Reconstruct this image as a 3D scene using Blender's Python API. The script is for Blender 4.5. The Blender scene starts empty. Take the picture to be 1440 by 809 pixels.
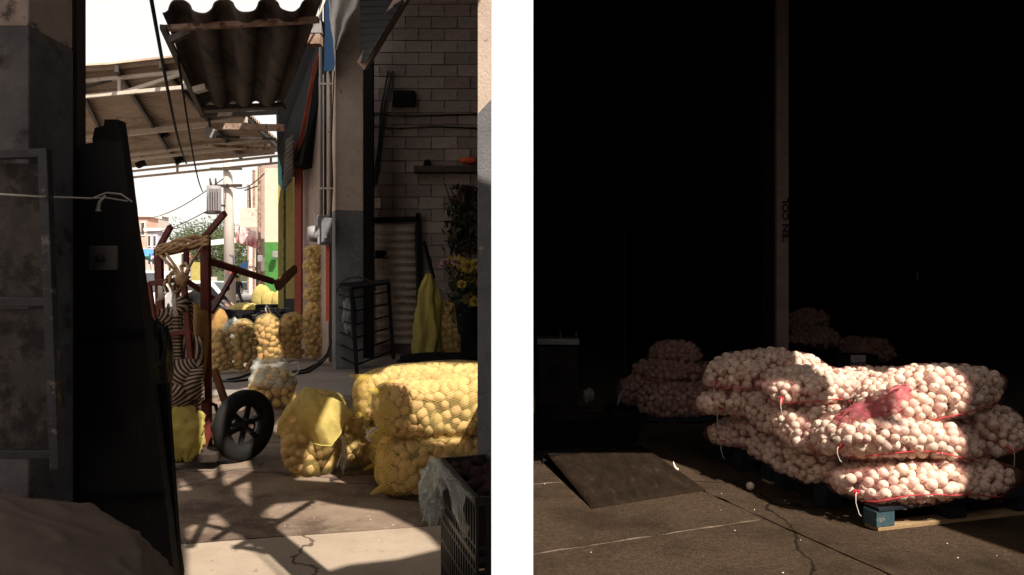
import bpy, bmesh, math, random
import numpy as np
from mathutils import Vector, Matrix, Euler, Quaternion, noise as mnoise

S = bpy.context.scene
C = S.collection
R = math.radians
random.seed(7)
rng = np.random.default_rng(11)

# ------------------------------------------------------------------ camera
CAMH, FPX, HY = 1.35, 1000.0, 399.0
cd = bpy.data.cameras.new('camera')
cam = bpy.data.objects.new('camera', cd)
C.objects.link(cam)
cam.location = (0, 0, CAMH)
cam.rotation_euler = (R(90), 0, 0)
cd.sensor_width = 36
cd.lens = 36 * FPX / 1440
cd.shift_y = -(404.5 - HY) / 1440
cd.clip_start, cd.clip_end = 0.05, 2000
S.camera = cam

# ------------------------------------------------------------------ light
SUN_EL = R(50)
SUN_H = Vector((0.60, -0.80, 0)).normalized()       # horizontal direction towards the sun
w = bpy.data.worlds.new('World')
S.world = w
w.use_nodes = True
nt = w.node_tree
nt.nodes.clear()
out = nt.nodes.new('ShaderNodeOutputWorld')
sky = nt.nodes.new('ShaderNodeTexSky')
sky.sky_type = 'NISHITA'
sky.sun_disc = False
sky.sun_elevation = SUN_EL
sky.sun_rotation = math.atan2(SUN_H.x, SUN_H.y)
sky.dust_density = 3.0
bg = nt.nodes.new('ShaderNodeBackground')
bg.inputs['Strength'].default_value = 0.07
veil = nt.nodes.new('ShaderNodeBackground')           # thin white cloud over the whole sky
veil.inputs['Color'].default_value = (1.0, 0.955, 0.90, 1)
veil.inputs['Strength'].default_value = 0.66
mx = nt.nodes.new('ShaderNodeMixShader')
mx.inputs[0].default_value = 0.86
nt.links.new(sky.outputs[0], bg.inputs['Color'])
nt.links.new(bg.outputs[0], mx.inputs[1])
nt.links.new(veil.outputs[0], mx.inputs[2])
nt.links.new(mx.outputs[0], out.inputs[0])
sl = bpy.data.lights.new('sun', 'SUN')
sl.energy = 5.0
sl.angle = R(0.5)
sl.color = (1.0, 0.915, 0.80)
so = bpy.data.objects.new('sun', sl)
C.objects.link(so)
sd = Vector((SUN_H.x * math.cos(SUN_EL), SUN_H.y * math.cos(SUN_EL), math.sin(SUN_EL)))
so.rotation_euler = sd.to_track_quat('Z', 'Y').to_euler()
so.location = (3, -8, 12)
S.view_settings.view_transform = 'Standard'
S.view_settings.look = 'None'
S.view_settings.exposure = 0.85
S.view_settings.gamma = 1
S.cycles.max_bounces = 8
S.cycles.transparent_max_bounces = 12


# ------------------------------------------------------------------ helpers
def P(px, py, Y):
    return Vector(((px - 720) / FPX * Y, Y, CAMH + (HY - py) / FPX * Y))


def G(px, py):
    Y = CAMH * FPX / (py - HY)
    return Vector(((px - 720) / FPX * Y, Y, 0))


class MB:
    def __init__(s):
        s.v, s.f, s.uv = [], [], []

    def add(s, verts, faces, uvs=None):
        b = len(s.v)
        s.v += [tuple(v) for v in verts]
        s.f += [tuple(i + b for i in f) for f in faces]
        s.uv += list(uvs) if uvs else [(0, 0)] * len(verts)
        return s

    def box(s, c, d, rot=None, jit=0):
        c = Vector(c)
        vs = []
        for z in (-.5, .5):
            for x, y in ((-.5, -.5), (.5, -.5), (.5, .5), (-.5, .5)):
                p = Vector((x * d[0], y * d[1], z * d[2]))
                if jit:
                    p += Vector((random.uniform(-jit, jit), random.uniform(-jit, jit), random.uniform(-jit, jit)))
                if rot is not None:
                    p = rot @ p
                vs.append(c + p)
        return s.add(vs, [(0, 3, 2, 1), (4, 5, 6, 7), (0, 1, 5, 4), (1, 2, 6, 5), (2, 3, 7, 6), (3, 0, 4, 7)])

    def bar(s, p, q, w_, h_, up=(0, 0, 1)):
        p, q = Vector(p), Vector(q)
        d = q - p
        L = d.length
        z = d.normalized()
        u = Vector(up)
        if abs(z.dot(u)) > .95:
            u = Vector((0, 1, 0))
        x = u.cross(z).normalized()
        y = z.cross(x)
        rot = Matrix((x, y, z)).transposed()
        return s.box((p + q) / 2, (w_, h_, L), rot)

    def tube(s, path, r, n=6, caps=True):
        path = [Vector(p) for p in path]
        rr = r if isinstance(r, (list, tuple)) else [r] * len(path)
        vs, fs = [], []
        prev = None
        for i, p in enumerate(path):
            t = (path[min(i + 1, len(path) - 1)] - path[max(i - 1, 0)]).normalized()
            if prev is None:
                a = Vector((0, 0, 1)) if abs(t.z) < .9 else Vector((1, 0, 0))
                x = t.cross(a).normalized()
            else:
                x = (prev - t * prev.dot(t)).normalized()
            prev = x
            y = t.cross(x)
            for k in range(n):
                a = 2 * math.pi * k / n
                vs.append(p + (x * math.cos(a) + y * math.sin(a)) * rr[i])
        for i in range(len(path) - 1):
            for k in range(n):
                k2 = (k + 1) % n
                fs.append((i * n + k, i * n + k2, (i + 1) * n + k2, (i + 1) * n + k))
        if caps:
            fs.append(tuple(range(n - 1, -1, -1)))
            fs.append(tuple((len(path) - 1) * n + k for k in range(n)))
        return s.add(vs, fs)

    def loft(s, loops, closed=True, caps=False, uvscale=None):
        n = len(loops[0])
        vs, fs, uv = [], [], []
        for j, l in enumerate(loops):
            for i, p in enumerate(l):
                vs.append(Vector(p))
                uv.append((i / n, j / max(1, len(loops) - 1)))
        m = n if closed else n - 1
        for j in range(len(loops) - 1):
            for i in range(m):
                i2 = (i + 1) % n
                fs.append((j * n + i, j * n + i2, (j + 1) * n + i2, (j + 1) * n + i))
        if caps:
            fs.append(tuple(range(n - 1, -1, -1)))
            fs.append(tuple((len(loops) - 1) * n + k for k in range(n)))
        return s.add(vs, fs, uv)

    def prism(s, poly, dvec):
        """polygon (list of points) swept by dvec"""
        n = len(poly)
        a = [Vector(p) for p in poly]
        b = [p + Vector(dvec) for p in a]
        fs = [tuple(range(n)), tuple(range(2 * n - 1, n - 1, -1))]
        for i in range(n):
            j = (i + 1) % n
            fs.append((j, i, n + i, n + j))
        return s.add(a + b, fs)

    def ball(s, c, r, nu=10, nv=6, scale=(1, 1, 1), lump=0, seed=0):
        c = Vector(c)
        loops = []
        for j in range(nv + 1):
            ph = math.pi * j / nv
            l = []
            for i in range(nu):
                th = 2 * math.pi * i / nu
                d = Vector((math.sin(ph) * math.cos(th), math.sin(ph) * math.sin(th), -math.cos(ph)))
                k = 1 + lump * mnoise.noise(d * 1.7 + Vector((seed * 3.1, seed, 0)))
                l.append(c + Vector((d.x * scale[0], d.y * scale[1], d.z * scale[2])) * r * k)
            loops.append(l)
        return s.loft(loops)

    def mesh(s, name, smooth=False):
        me = bpy.data.meshes.new(name)
        me.from_pydata(s.v, [], s.f)
        ul = me.uv_layers.new(name='UVMap')
        li = np.empty(len(me.loops), dtype=np.int32)
        me.loops.foreach_get('vertex_index', li)
        ul.data.foreach_set('uv', np.array(s.uv, dtype=np.float32)[li].ravel())
        bm = bmesh.new()
        bm.from_mesh(me)
        bmesh.ops.remove_doubles(bm, verts=bm.verts, dist=1e-5)
        bmesh.ops.recalc_face_normals(bm, faces=bm.faces)
        bm.to_mesh(me)
        bm.free()
        if smooth:
            me.polygons.foreach_set('use_smooth', [True] * len(me.polygons))
        return me

    def build(s, name, mat, parent=None, smooth=False, bevel=0):
        me = s.mesh(name, smooth)
        me.materials.append(mat)
        o = bpy.data.objects.new(name, me)
        C.objects.link(o)
        if parent is not None:
            o.parent = parent
            top = parent
            off = Vector((0, 0, 0))
            while top is not None:
                if not top.get('local'):
                    off += top.location
                top = top.parent
            o.location = -off
        if bevel:
            m = o.modifiers.new('bevel', 'BEVEL')
            m.width = bevel
            m.segments = 2
            m.limit_method = 'ANGLE'
        return o


def tag(o, label=None, cat=None, group=None, kind=None):
    if label:
        o['label'] = label
    if cat:
        o['category'] = cat
    if group:
        o['group'] = group
    if kind:
        o['kind'] = kind
    return o


def thing(name, label, cat, loc=(0, 0, 0), group=None):
    o = bpy.data.objects.new(name, None)
    C.objects.link(o)
    o.location = loc
    o.empty_display_size = .1
    return tag(o, label, cat, group)


def inst(name, me, parent, loc, rot=None, scale=None):
    o = bpy.data.objects.new(name, me)
    o.parent = parent
    o.location = loc
    if rot is not None:
        o.rotation_mode = 'QUATERNION'
        o.rotation_quaternion = rot
    if scale is not None:
        o.scale = scale
    C.objects.link(o)
    return o


def copy_tree(o, parent=None):
    c = o.copy()
    C.objects.link(c)
    c.parent = parent
    for ch in list(o.children):
        copy_tree(ch, c)
    return c


def rnd(a, b):
    return random.uniform(a, b)


def nz(x, y=0, z=0):
    return mnoise.noise(Vector((x, y, z)))


# ------------------------------------------------------------------ materials
def mat(name, c1, c2=None, scale=6, rough=.8, bump=0, bscale=None, metal=0, spec=.3, coords='Object',
        stain=None, sscale=2.5, slo=.52, shi=.62, rv=0, detail=8, trans=0, transl=0, grime=None, tz=None, stretch=None, bdist=.02, ridge=False, crack=None, net=None):
    m = bpy.data.materials.new(name)
    m.use_nodes = True
    t = m.node_tree
    N, L = t.nodes, t.links
    b = N['Principled BSDF']
    o = N['Material Output']
    b.inputs['Roughness'].default_value = rough
    b.inputs['Metallic'].default_value = metal
    b.inputs['Specular IOR Level'].default_value = spec
    tc = N.new('ShaderNodeTexCoord')
    src = tc.outputs[coords]
    if stretch:
        mp = N.new('ShaderNodeMapping')
        mp.inputs['Scale'].default_value = stretch
        L.new(src, mp.inputs[0])
        src = mp.outputs[0]
    n1 = N.new('ShaderNodeTexNoise')
    n1.inputs['Scale'].default_value = scale
    n1.inputs['Detail'].default_value = detail
    n1.inputs['Roughness'].default_value = .65
    L.new(src, n1.inputs['Vector'])
    cr = N.new('ShaderNodeValToRGB')
    cr.color_ramp.elements[0].position = .32
    cr.color_ramp.elements[1].position = .68
    cr.color_ramp.elements[0].color = (*c1, 1)
    cr.color_ramp.elements[1].color = (*(c2 or c1), 1)
    L.new(n1.outputs[0], cr.inputs[0])
    col = cr.outputs[0]

    def mix(fac, a, bcol):
        mm = N.new('ShaderNodeMix')
        mm.data_type = 'RGBA'
        L.new(fac, mm.inputs[0])
        L.new(a, mm.inputs[6])
        mm.inputs[7].default_value = (*bcol, 1)
        return mm.outputs[2]

    def blot(sc, lo, hi):
        n2 = N.new('ShaderNodeTexNoise')
        n2.inputs['Scale'].default_value = sc
        n2.inputs['Detail'].default_value = 9
        n2.inputs['Roughness'].default_value = .7
        L.new(src, n2.inputs['Vector'])
        r2 = N.new('ShaderNodeMapRange')
        r2.inputs['From Min'].default_value = lo
        r2.inputs['From Max'].default_value = hi
        L.new(n2.outputs[0], r2.inputs[0])
        return r2.outputs[0]
    if stain:
        col = mix(blot(sscale, slo, shi), col, stain)
    if grime:
        col = mix(blot(grime[1], grime[2], grime[3]), col, grime[0])
    if crack:                                             # hairline cracks along warped cell edges
        wn = N.new('ShaderNodeTexNoise')
        wn.inputs['Scale'].default_value = 2.5
        wn.inputs['Detail'].default_value = 6
        L.new(src, wn.inputs['Vector'])
        va = N.new('ShaderNodeMix')
        va.data_type = 'RGBA'
        va.blend_type = 'LINEAR_LIGHT'
        va.inputs[0].default_value = .22
        L.new(src, va.inputs[6])
        L.new(wn.outputs[1], va.inputs[7])
        vo = N.new('ShaderNodeTexVoronoi')
        vo.feature = 'DISTANCE_TO_EDGE'
        vo.inputs['Scale'].default_value = crack[0]
        L.new(va.outputs[2], vo.inputs['Vector'])
        r7 = N.new('ShaderNodeMapRange')
        r7.inputs['From Min'].default_value = crack[1]
        r7.inputs['From Max'].default_value = crack[1] * .4
        L.new(vo.outputs['Distance'], r7.inputs[0])
        col = mix(r7.outputs[0], col, crack[2])
    if tz:                                                # coloured tips along generated z
        sp = N.new('ShaderNodeSeparateXYZ')
        L.new(tc.outputs['Generated'], sp.inputs[0])
        for lo, hi, cc in tz:
            r3 = N.new('ShaderNodeMapRange')
            r3.inputs['From Min'].default_value = lo
            r3.inputs['From Max'].default_value = hi
            L.new(sp.outputs['Z'], r3.inputs[0])
            col = mix(r3.outputs[0], col, cc)
    if rv:
        oi = N.new('ShaderNodeObjectInfo')
        hs = N.new('ShaderNodeHueSaturation')
        mr = N.new('ShaderNodeMapRange')
        mr.inputs['To Min'].default_value = 1 - rv
        mr.inputs['To Max'].default_value = 1 + rv * .6
        L.new(oi.outputs['Random'], mr.inputs[0])
        L.new(mr.outputs[0], hs.inputs['Value'])
        m2 = N.new('ShaderNodeMapRange')
        m2.inputs['To Min'].default_value = .487
        m2.inputs['To Max'].default_value = .513
        mu = N.new('ShaderNodeMath')
        mu.operation = 'FRACT'
        m3 = N.new('ShaderNodeMath')
        m3.operation = 'MULTIPLY'
        m3.inputs[1].default_value = 17.3
        L.new(oi.outputs['Random'], m3.inputs[0])
        L.new(m3.outputs[0], mu.inputs[0])
        L.new(mu.outputs[0], m2.inputs[0])
        L.new(m2.outputs[0], hs.inputs['Hue'])
        L.new(col, hs.inputs['Color'])
        col = hs.outputs[0]
    L.new(col, b.inputs['Base Color'])
    if bump:
        n3 = N.new('ShaderNodeTexNoise')
        n3.inputs['Scale'].default_value = bscale or scale * 4
        n3.inputs['Detail'].default_value = 8
        n3.inputs['Roughness'].default_value = .7
        L.new(src, n3.inputs['Vector'])
        bp = N.new('ShaderNodeBump')
        bp.inputs['Strength'].default_value = bump
        bp.inputs['Distance'].default_value = bdist
        hout = n3.outputs[0]
        if ridge:                                         # creases: folded noise
            n3.inputs['Detail'].default_value = 2.5
            m5 = N.new('ShaderNodeMath')
            m5.operation = 'SUBTRACT'
            m5.inputs[1].default_value = .5
            m6 = N.new('ShaderNodeMath')
            m6.operation = 'ABSOLUTE'
            L.new(hout, m5.inputs[0])
            L.new(m5.outputs[0], m6.inputs[0])
            hout = m6.outputs[0]
        L.new(hout, bp.inputs['Height'])
        L.new(bp.outputs[0], b.inputs['Normal'])
    sh = b.outputs[0]
    if transl:
        tl = N.new('ShaderNodeBsdfTranslucent')
        L.new(col, tl.inputs[0])
        ms = N.new('ShaderNodeMixShader')
        ms.inputs[0].default_value = transl
        L.new(sh, ms.inputs[1])
        L.new(tl.outputs[0], ms.inputs[2])
        sh = ms.outputs[0]
    if trans:                                             # fine weave / clear film: part of the surface lets light through
        tr = N.new('ShaderNodeBsdfTransparent')
        ms = N.new('ShaderNodeMixShader')
        n4 = N.new('ShaderNodeTexNoise')
        n4.inputs['Scale'].default_value = 9
        n4.inputs['Detail'].default_value = 5
        L.new(src, n4.inputs['Vector'])
        r4 = N.new('ShaderNodeMapRange')
        r4.inputs['From Min'].default_value = .35
        r4.inputs['From Max'].default_value = .65
        r4.inputs['To Min'].default_value = min(.97, trans + .13)
        r4.inputs['To Max'].default_value = max(.0, trans - .13)
        L.new(n4.outputs[0], r4.inputs[0])
        fac = r4.outputs[0]
        if net:                                           # knotted threads in a diamond weave
            sx = N.new('ShaderNodeSeparateXYZ')
            L.new(tc.outputs['UV'], sx.inputs[0])

            def mth(op, a, b=None):
                q = N.new('ShaderNodeMath')
                q.operation = op
                for k, v in enumerate((a, b)):
                    if v is None:
                        continue
                    if isinstance(v, (int, float)):
                        q.inputs[k].default_value = v
                    else:
                        L.new(v, q.inputs[k])
                return q.outputs[0]
            wob = mth('MULTIPLY', n4.outputs[0], .9)
            uu = mth('ADD', mth('MULTIPLY', sx.outputs[0], net[0]), wob)
            vv = mth('MULTIPLY', sx.outputs[1], net[1])
            ln = []
            for op in ('ADD', 'SUBTRACT'):
                f = mth('FRACT', mth(op, uu, vv))
                ln.append(mth('LESS_THAN', mth('ABSOLUTE', mth('SUBTRACT', f, .5)), net[2] / 2))
            thr = mth('MAXIMUM', ln[0], ln[1])
            fac = mth('MULTIPLY', fac, mth('SUBTRACT', 1, mth('MULTIPLY', thr, net[3])))
        L.new(fac, ms.inputs[0])
        L.new(sh, ms.inputs[1])
        L.new(tr.outputs[0], ms.inputs[2])
        sh = ms.outputs[0]
    if sh != b.outputs[0]:
        L.new(sh, o.inputs['Surface'])
    return m


def stripe_mat(name, ca, cb, freq, distort=0.25):
    m = bpy.data.materials.new(name)
    m.use_nodes = True
    t = m.node_tree
    N, L = t.nodes, t.links
    b = N['Principled BSDF']
    b.inputs['Roughness'].default_value = .95
    tc = N.new('ShaderNodeTexCoord')
    wv = N.new('ShaderNodeTexWave')
    wv.inputs['Scale'].default_value = freq
    wv.inputs['Distortion'].default_value = distort
    wv.inputs['Detail'].default_value = 1
    wv.inputs['Detail Scale'].default_value = 1.5
    L.new(tc.outputs['UV'], wv.inputs['Vector'])
    cr = N.new('ShaderNodeValToRGB')
    cr.color_ramp.elements[0].position = .42
    cr.color_ramp.elements[1].position = .55
    cr.color_ramp.elements[0].color = (*ca, 1)
    cr.color_ramp.elements[1].color = (*cb, 1)
    L.new(wv.outputs[0], cr.inputs[0])
    L.new(cr.outputs[0], b.inputs['Base Color'])
    return m


M = {}
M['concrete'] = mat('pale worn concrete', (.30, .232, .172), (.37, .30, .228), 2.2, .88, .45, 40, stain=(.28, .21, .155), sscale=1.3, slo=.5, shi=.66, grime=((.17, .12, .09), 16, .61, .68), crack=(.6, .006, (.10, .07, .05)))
M['dirtyshadeconcrete'] = mat('stained concrete darkened for shade', (.165, .118, .085), (.255, .188, .138), 2.6, .9, .6, 40, stain=(.09, .060, .043), sscale=1.7, slo=.46, shi=.6, grime=((.38, .30, .23), 26, .60, .68), crack=(.75, .010, (.05, .035, .028)))  # real stains, with the base also darkened to deepen the rear floor's shade
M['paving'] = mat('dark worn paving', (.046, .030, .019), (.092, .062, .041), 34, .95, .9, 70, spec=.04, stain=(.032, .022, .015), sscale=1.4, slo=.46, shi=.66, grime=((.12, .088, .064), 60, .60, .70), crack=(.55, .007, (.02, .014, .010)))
M['mortar'] = mat('pale mortar', (.05, .036, .025), (.19, .14, .10), 14, .95, .6, 60)
M['ground'] = mat('street dirt', (.10, .085, .07), (.15, .13, .11), 3, .95, .3)
M['road'] = mat('street concrete', (.20, .165, .14), (.28, .24, .205), 1.1, .92, .3, 25, stain=(.17, .13, .11), sscale=.8)
M['gloomblack'] = mat('plaster darkened for gloom', (.007, .007, .0075), (.012, .011, .012), 3, .95, .2, spec=.05)  # near black: the dark bay's gloom is put into the colour
M['roofsheet'] = mat('dark roof sheet', (.030, .024, .022), (.05, .04, .035), 5, .9, .2)
M['white'] = mat('white paint', (.81, .85, .91), (.84, .88, .93), 3, .7, .05, 30)
M['greypost'] = mat('grey painted concrete', (.11, .11, .118), (.17, .165, .17), 7, .75, .4, 60, stain=(.30, .26, .23), sscale=9, slo=.6, shi=.66)
M['palepost'] = mat('pale painted concrete', (.44, .34, .275), (.56, .445, .365), 6, .8, .35, 60, stain=(.18, .12, .10), sscale=11, slo=.62, shi=.68)
M['lpalepost'] = mat('pale pillar paint', (.34, .27, .23), (.47, .38, .33), 6, .85, .45, 50, stain=(.10, .08, .07), sscale=7, slo=.56, shi=.64)
M['lgreypost'] = mat('grey pillar paint', (.085, .083, .092), (.17, .16, .165), 6, .8, .5, 45, stain=(.05, .04, .042), sscale=5, slo=.52, shi=.62, grime=((.22, .18, .17), 20, .68, .72))
M['ironblue'] = mat('blue grey worn steel', (.025, .029, .037), (.055, .058, .068), 12, .42, .2, 60, metal=.3, stain=(.17, .14, .125), sscale=16, slo=.58, shi=.64)
M['rustsheet'] = mat('mottled sheet metal', (.045, .042, .045), (.10, .085, .08), 7, .6, .5, 30, metal=.2, stain=(.022, .018, .018), sscale=6, slo=.5, shi=.6)
M['black'] = mat('matt black', (.006, .006, .007), (.011, .010, .010), 8, .85, .3, 30, spec=.15)
M['panelblack'] = mat('scuffed black paint', (.011, .010, .010), (.022, .020, .020), 5, .7, .4, 30, stain=(.035, .03, .028), sscale=7, slo=.62, shi=.7, stretch=(1, 1, .3))
M['blackgloss'] = mat('black plastic', (.008, .008, .009), (.014, .013, .013), 8, .45, .1, spec=.4)
M['brownpost'] = mat('dark brown post', (.03, .022, .018), (.055, .04, .033), 10, .8, .2)
M['paper'] = mat('brown paper', (.13, .09, .072), (.18, .13, .105), 4, .7, .3, 5, bdist=.05, ridge=True)
M['card'] = mat('worn cardboard', (.07, .036, .015), (.13, .07, .03), 14, .9, .2, stretch=(1, 1, 6))
M['redsteel'] = mat('dark red painted steel', (.10, .017, .013), (.17, .030, .022), 9, .5, .15, 40, stain=(.06, .028, .018), sscale=14, slo=.56, shi=.62, spec=.4)
M['rustwood'] = mat('rust brown timber', (.15, .065, .028), (.26, .12, .055), 9, .8, .3, stretch=(4, 4, 1))
M['tanmesh'] = mat('tan sacking', (.28, .15, .045), (.40, .23, .08), 14, .9, .4, 60)
M['rope'] = mat('straw rope', (.36, .23, .12), (.55, .38, .22), 22, .95, .5, 120)
M['whiterope'] = mat('white cord', (.6, .55, .48), (.75, .7, .62), 20, .9, .3)
M['rubber'] = mat('black rubber', (.011, .010, .010), (.017, .016, .016), 12, .7, .3, 60, spec=.2)
M['cloth'] = stripe_mat('black and cream woven stripe', (.010, .008, .008), (.30, .21, .145), 1.4)
M['potato'] = mat('potato skin', (.52, .32, .125), (.70, .47, .21), 9, .75, .25, 40, stain=(.28, .16, .065), sscale=13, slo=.62, shi=.7, rv=.22, coords='Object')
M['goldpotato'] = mat('golden brown potato skin', (.36, .20, .065), (.50, .30, .11), 9, .75, .25, 40, stain=(.22, .12, .045), sscale=13, slo=.62, shi=.7, rv=.25)
M['potatofill'] = mat('packed potatoes with gap shade', (.24, .14, .05), (.38, .24, .09), 22, .85, .8, 16)  # darker than the skins: shade between potatoes put into the colour
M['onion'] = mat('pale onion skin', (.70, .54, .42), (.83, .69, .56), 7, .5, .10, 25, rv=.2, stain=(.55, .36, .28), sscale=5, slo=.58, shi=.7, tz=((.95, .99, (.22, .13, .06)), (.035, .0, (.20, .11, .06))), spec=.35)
M['shadeonion'] = mat('purplish onion skin darkened for shade', (.27, .175, .14), (.38, .26, .205), 7, .5, .1, 25, rv=.3, tz=((.95, .99, (.12, .07, .05)), (.035, .0, (.10, .06, .05))), spec=.35)  # purplish onions, darkened so the colour carries the back piles' shade
M['onionfill'] = mat('packed onions with gap shade', (.36, .23, .17), (.50, .34, .25), 24, .85, .8, 18)  # darker than the skins: shade between onions put into the colour
M['pinknet'] = mat('red onion net', (.56, .20, .17), (.68, .28, .24), 30, .8, 0, trans=.955, net=(64, 26, .12, .34))
M['rednet'] = mat('torn red net', (.78, .09, .14), (.92, .36, .38), 34, .45, .9, 40, trans=.42, transl=.35)
M['redcord'] = mat('red cord', (.60, .03, .05), (.70, .06, .08), 30, .8)
M['yellownet'] = mat('yellow potato net', (.74, .56, .18), (.84, .66, .27), 30, .8, 0, trans=.80, transl=.2, net=(84, 40, .15, .42))
M['palenet'] = mat('pale clear net', (.70, .52, .20), (.78, .62, .30), 30, .6, 0, trans=.93, transl=.2, net=(44, 26, .12, .25))
M['yellowmesh'] = mat('yellow mesh cloth', (.62, .48, .13), (.76, .62, .22), 40, .85, .4, 150, trans=.16, transl=.35)
M['yellowgauze'] = mat('gathered yellow gauze', (.66, .48, .09), (.78, .60, .16), 22, .85, .3, 150, trans=.56, transl=.3)
M['yellowmesh2'] = mat('dense yellow mesh', (.52, .43, .10), (.64, .54, .17), 30, .85, .5, 90, transl=.3)
M['sackyellow'] = mat('pale yellow sack', (.34, .26, .075), (.46, .36, .12), 16, .85, .5, 40)
M['clearfilm'] = mat('clear plastic film', (.62, .68, .60), (.78, .82, .76), 14, .22, .6, 34, trans=.68, spec=.7)
M['tuber'] = mat('dark muddy tuber', (.024, .013, .012), (.046, .025, .023), 12, .95, .6, 40, rv=.25, spec=.1)
M['brick'] = mat('grey painted block', (.26, .20, .178), (.34, .27, .24), 7, .9, .8, 30, rv=.24, stain=(.12, .09, .08), sscale=6, slo=.6, shi=.68)
M['joint'] = mat('block joints', (.105, .080, .071), (.15, .118, .106), 20, .95, .4)
M['creamdoor'] = mat('cream corrugated steel', (.52, .42, .34), (.64, .53, .43), 7, .6, .2, 50, stain=(.22, .13, .08), sscale=8, slo=.58, shi=.66)
M['asbestos'] = mat('dirty corrugated sheet', (.06, .045, .040), (.11, .083, .075), 5, .92, .4, 40, stain=(.03, .022, .02), sscale=3, slo=.48, shi=.62, stretch=(1, .25, 1))
M['canopy'] = mat('weathered corrugated canopy', (.31, .23, .17), (.42, .325, .25), 3, .8, .2, 30, stain=(.14, .09, .06), sscale=1.2, slo=.5, shi=.7)
M['palesteel'] = mat('pale painted steel', (.50, .42, .35), (.62, .54, .46), 8, .6, .1, stain=(.30, .14, .06), sscale=6, slo=.6, shi=.66)
M['darksteel'] = mat('dark steel', (.03, .022, .018), (.07, .05, .04), 9, .6, .2, metal=.2)
M['rustbeam'] = mat('rusty beam', (.22, .12, .075), (.40, .30, .24), 8, .8, .3, stain=(.10, .04, .02), sscale=9, slo=.5, shi=.6)
M['conduit'] = mat('grey conduit', (.22, .20, .20), (.28, .26, .26), 8, .5, .1)
M['orange'] = mat('orange red paint', (.52, .085, .045), (.62, .12, .06), 8, .7, .2)
M['redtarp'] = mat('faded red tarp', (.42, .09, .06), (.52, .13, .08), 6, .8, .3, transl=.3)
M['blue'] = mat('blue plastic', (.008, .07, .20), (.012, .10, .26), 5, .4, .1)
M['blue2'] = mat('blue tarp', (.05, .17, .40), (.08, .23, .50), 5, .6, .2)
M['teal'] = mat('teal tarp', (.06, .30, .28), (.09, .38, .36), 5, .7, .2)
M['green'] = mat('green paint', (.05, .18, .035), (.07, .22, .05), 5, .7, .2, stain=(.035, .13, .03), sscale=2)
M['cream'] = mat('cream wall', (.50, .44, .33), (.60, .53, .41), 4, .85, .3)
M['pinkwall'] = mat('pinkish plaster', (.33, .25, .21), (.43, .33, .29), 3, .9, .4, 30, stain=(.16, .10, .08), sscale=9, slo=.6, shi=.68)
M['yellowwall'] = mat('ochre wall', (.30, .24, .07), (.40, .32, .10), 4, .85, .3)
M['pinkbrick'] = mat('pink brick facade', (.50, .28, .21), (.62, .38, .30), 1.2, .9)
M['greyblock'] = mat('far grey block', (.42, .37, .33), (.52, .46, .42), .8, .9)
M['lilac'] = mat('far lilac wall', (.40, .37, .43), (.48, .45, .50), .8, .9)
M['farwhite'] = mat('far white wall', (.66, .62, .58), (.76, .72, .68), .8, .9)
M['glass'] = mat('dark window glass', (.03, .035, .04), (.06, .065, .07), 2, .15, spec=.6)
M['carwhite'] = mat('white car paint', (.70, .70, .70), (.78, .78, .78), 2, .3, spec=.5)
M['banner'] = mat('white printed banner', (.74, .72, .69), (.84, .81, .78), 5, .7, .2, transl=.5, stain=(.62, .14, .16), sscale=7, slo=.61, shi=.64, grime=((.32, .50, .35), 3.5, .61, .65), stretch=(3, 3, 1))
M['leaf'] = mat('tree leaves', (.075, .10, .045), (.12, .15, .07), .6, .8, transl=.3)
M['dryleaf'] = mat('dried leaves', (.05, .035, .028), (.09, .06, .045), 4, .9)
M['darkleaf'] = mat('dark green leaves', (.020, .032, .016), (.04, .055, .025), 6, .8)
M['bark'] = mat('bark', (.09, .07, .055), (.14, .11, .09), 6, .95, .3)
M['petal'] = mat('yellow petals', (.32, .22, .025), (.44, .32, .05), 8, .7, transl=.25)
M['pinkpetal'] = mat('pink petals', (.34, .12, .22), (.45, .2, .3), 8, .7)
M['seed'] = mat('brown seed head', (.10, .05, .02), (.16, .09, .04), 20, .9)
M['skin'] = mat('skin', (.26, .14, .09), (.32, .18, .12), 6, .6)
M['darkcloth'] = mat('black clothing', (.012, .012, .016), (.02, .02, .026), 8, .9)
M['greycloth'] = mat('dark grey trousers', (.03, .03, .038), (.045, .045, .055), 8, .9)
M['woodplank'] = mat('pallet timber', (.22, .14, .07), (.36, .24, .13), 8, .85, .3, stretch=(1, 5, 5))
M['bluewood'] = mat('blue painted timber', (.022, .052, .066), (.045, .085, .10), 9, .75, .3, stain=(.20, .19, .18), sscale=13, slo=.55, shi=.62)
M['darkblue'] = mat('dark blue timber', (.006, .009, .014), (.010, .015, .022), 8, .8)
M['plate'] = mat('worn ramp plate', (.012, .0075, .0045), (.027, .017, .011), 5, .85, .5, 50, stain=(.055, .036, .023), sscale=5, slo=.58, shi=.74, stretch=(3, .9, 1), spec=.05)
M['cabinet'] = mat('old dark cabinet', (.018, .015, .013), (.038, .031, .028), 7, .85, .4, spec=.08)
M['steeldim'] = mat('dull bare steel', (.16, .15, .14), (.24, .22, .21), 6, .4, .1, metal=.5)
M['papersheet'] = mat('off white paper sheet', (.62, .54, .52), (.72, .64, .62), 6, .9)
M['ink'] = mat('dark ink', (.012, .006, .008), (.018, .01, .012), 6, .9)
M['polecream'] = mat('worn cream pole paint', (.17, .125, .10), (.24, .18, .15), 9, .8, .3, 60, stain=(.08, .055, .045), sscale=22, slo=.62, shi=.67)
M['lime'] = mat('green trim', (.25, .42, .2), (.3, .5, .25), 5, .8)
M['redpaint'] = mat('red paint', (.55, .05, .04), (.62, .07, .05), 5, .6)
M['taillight'] = mat('red lamp glass', (.4, .02, .02), (.45, .03, .03), 5, .3)
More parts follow.
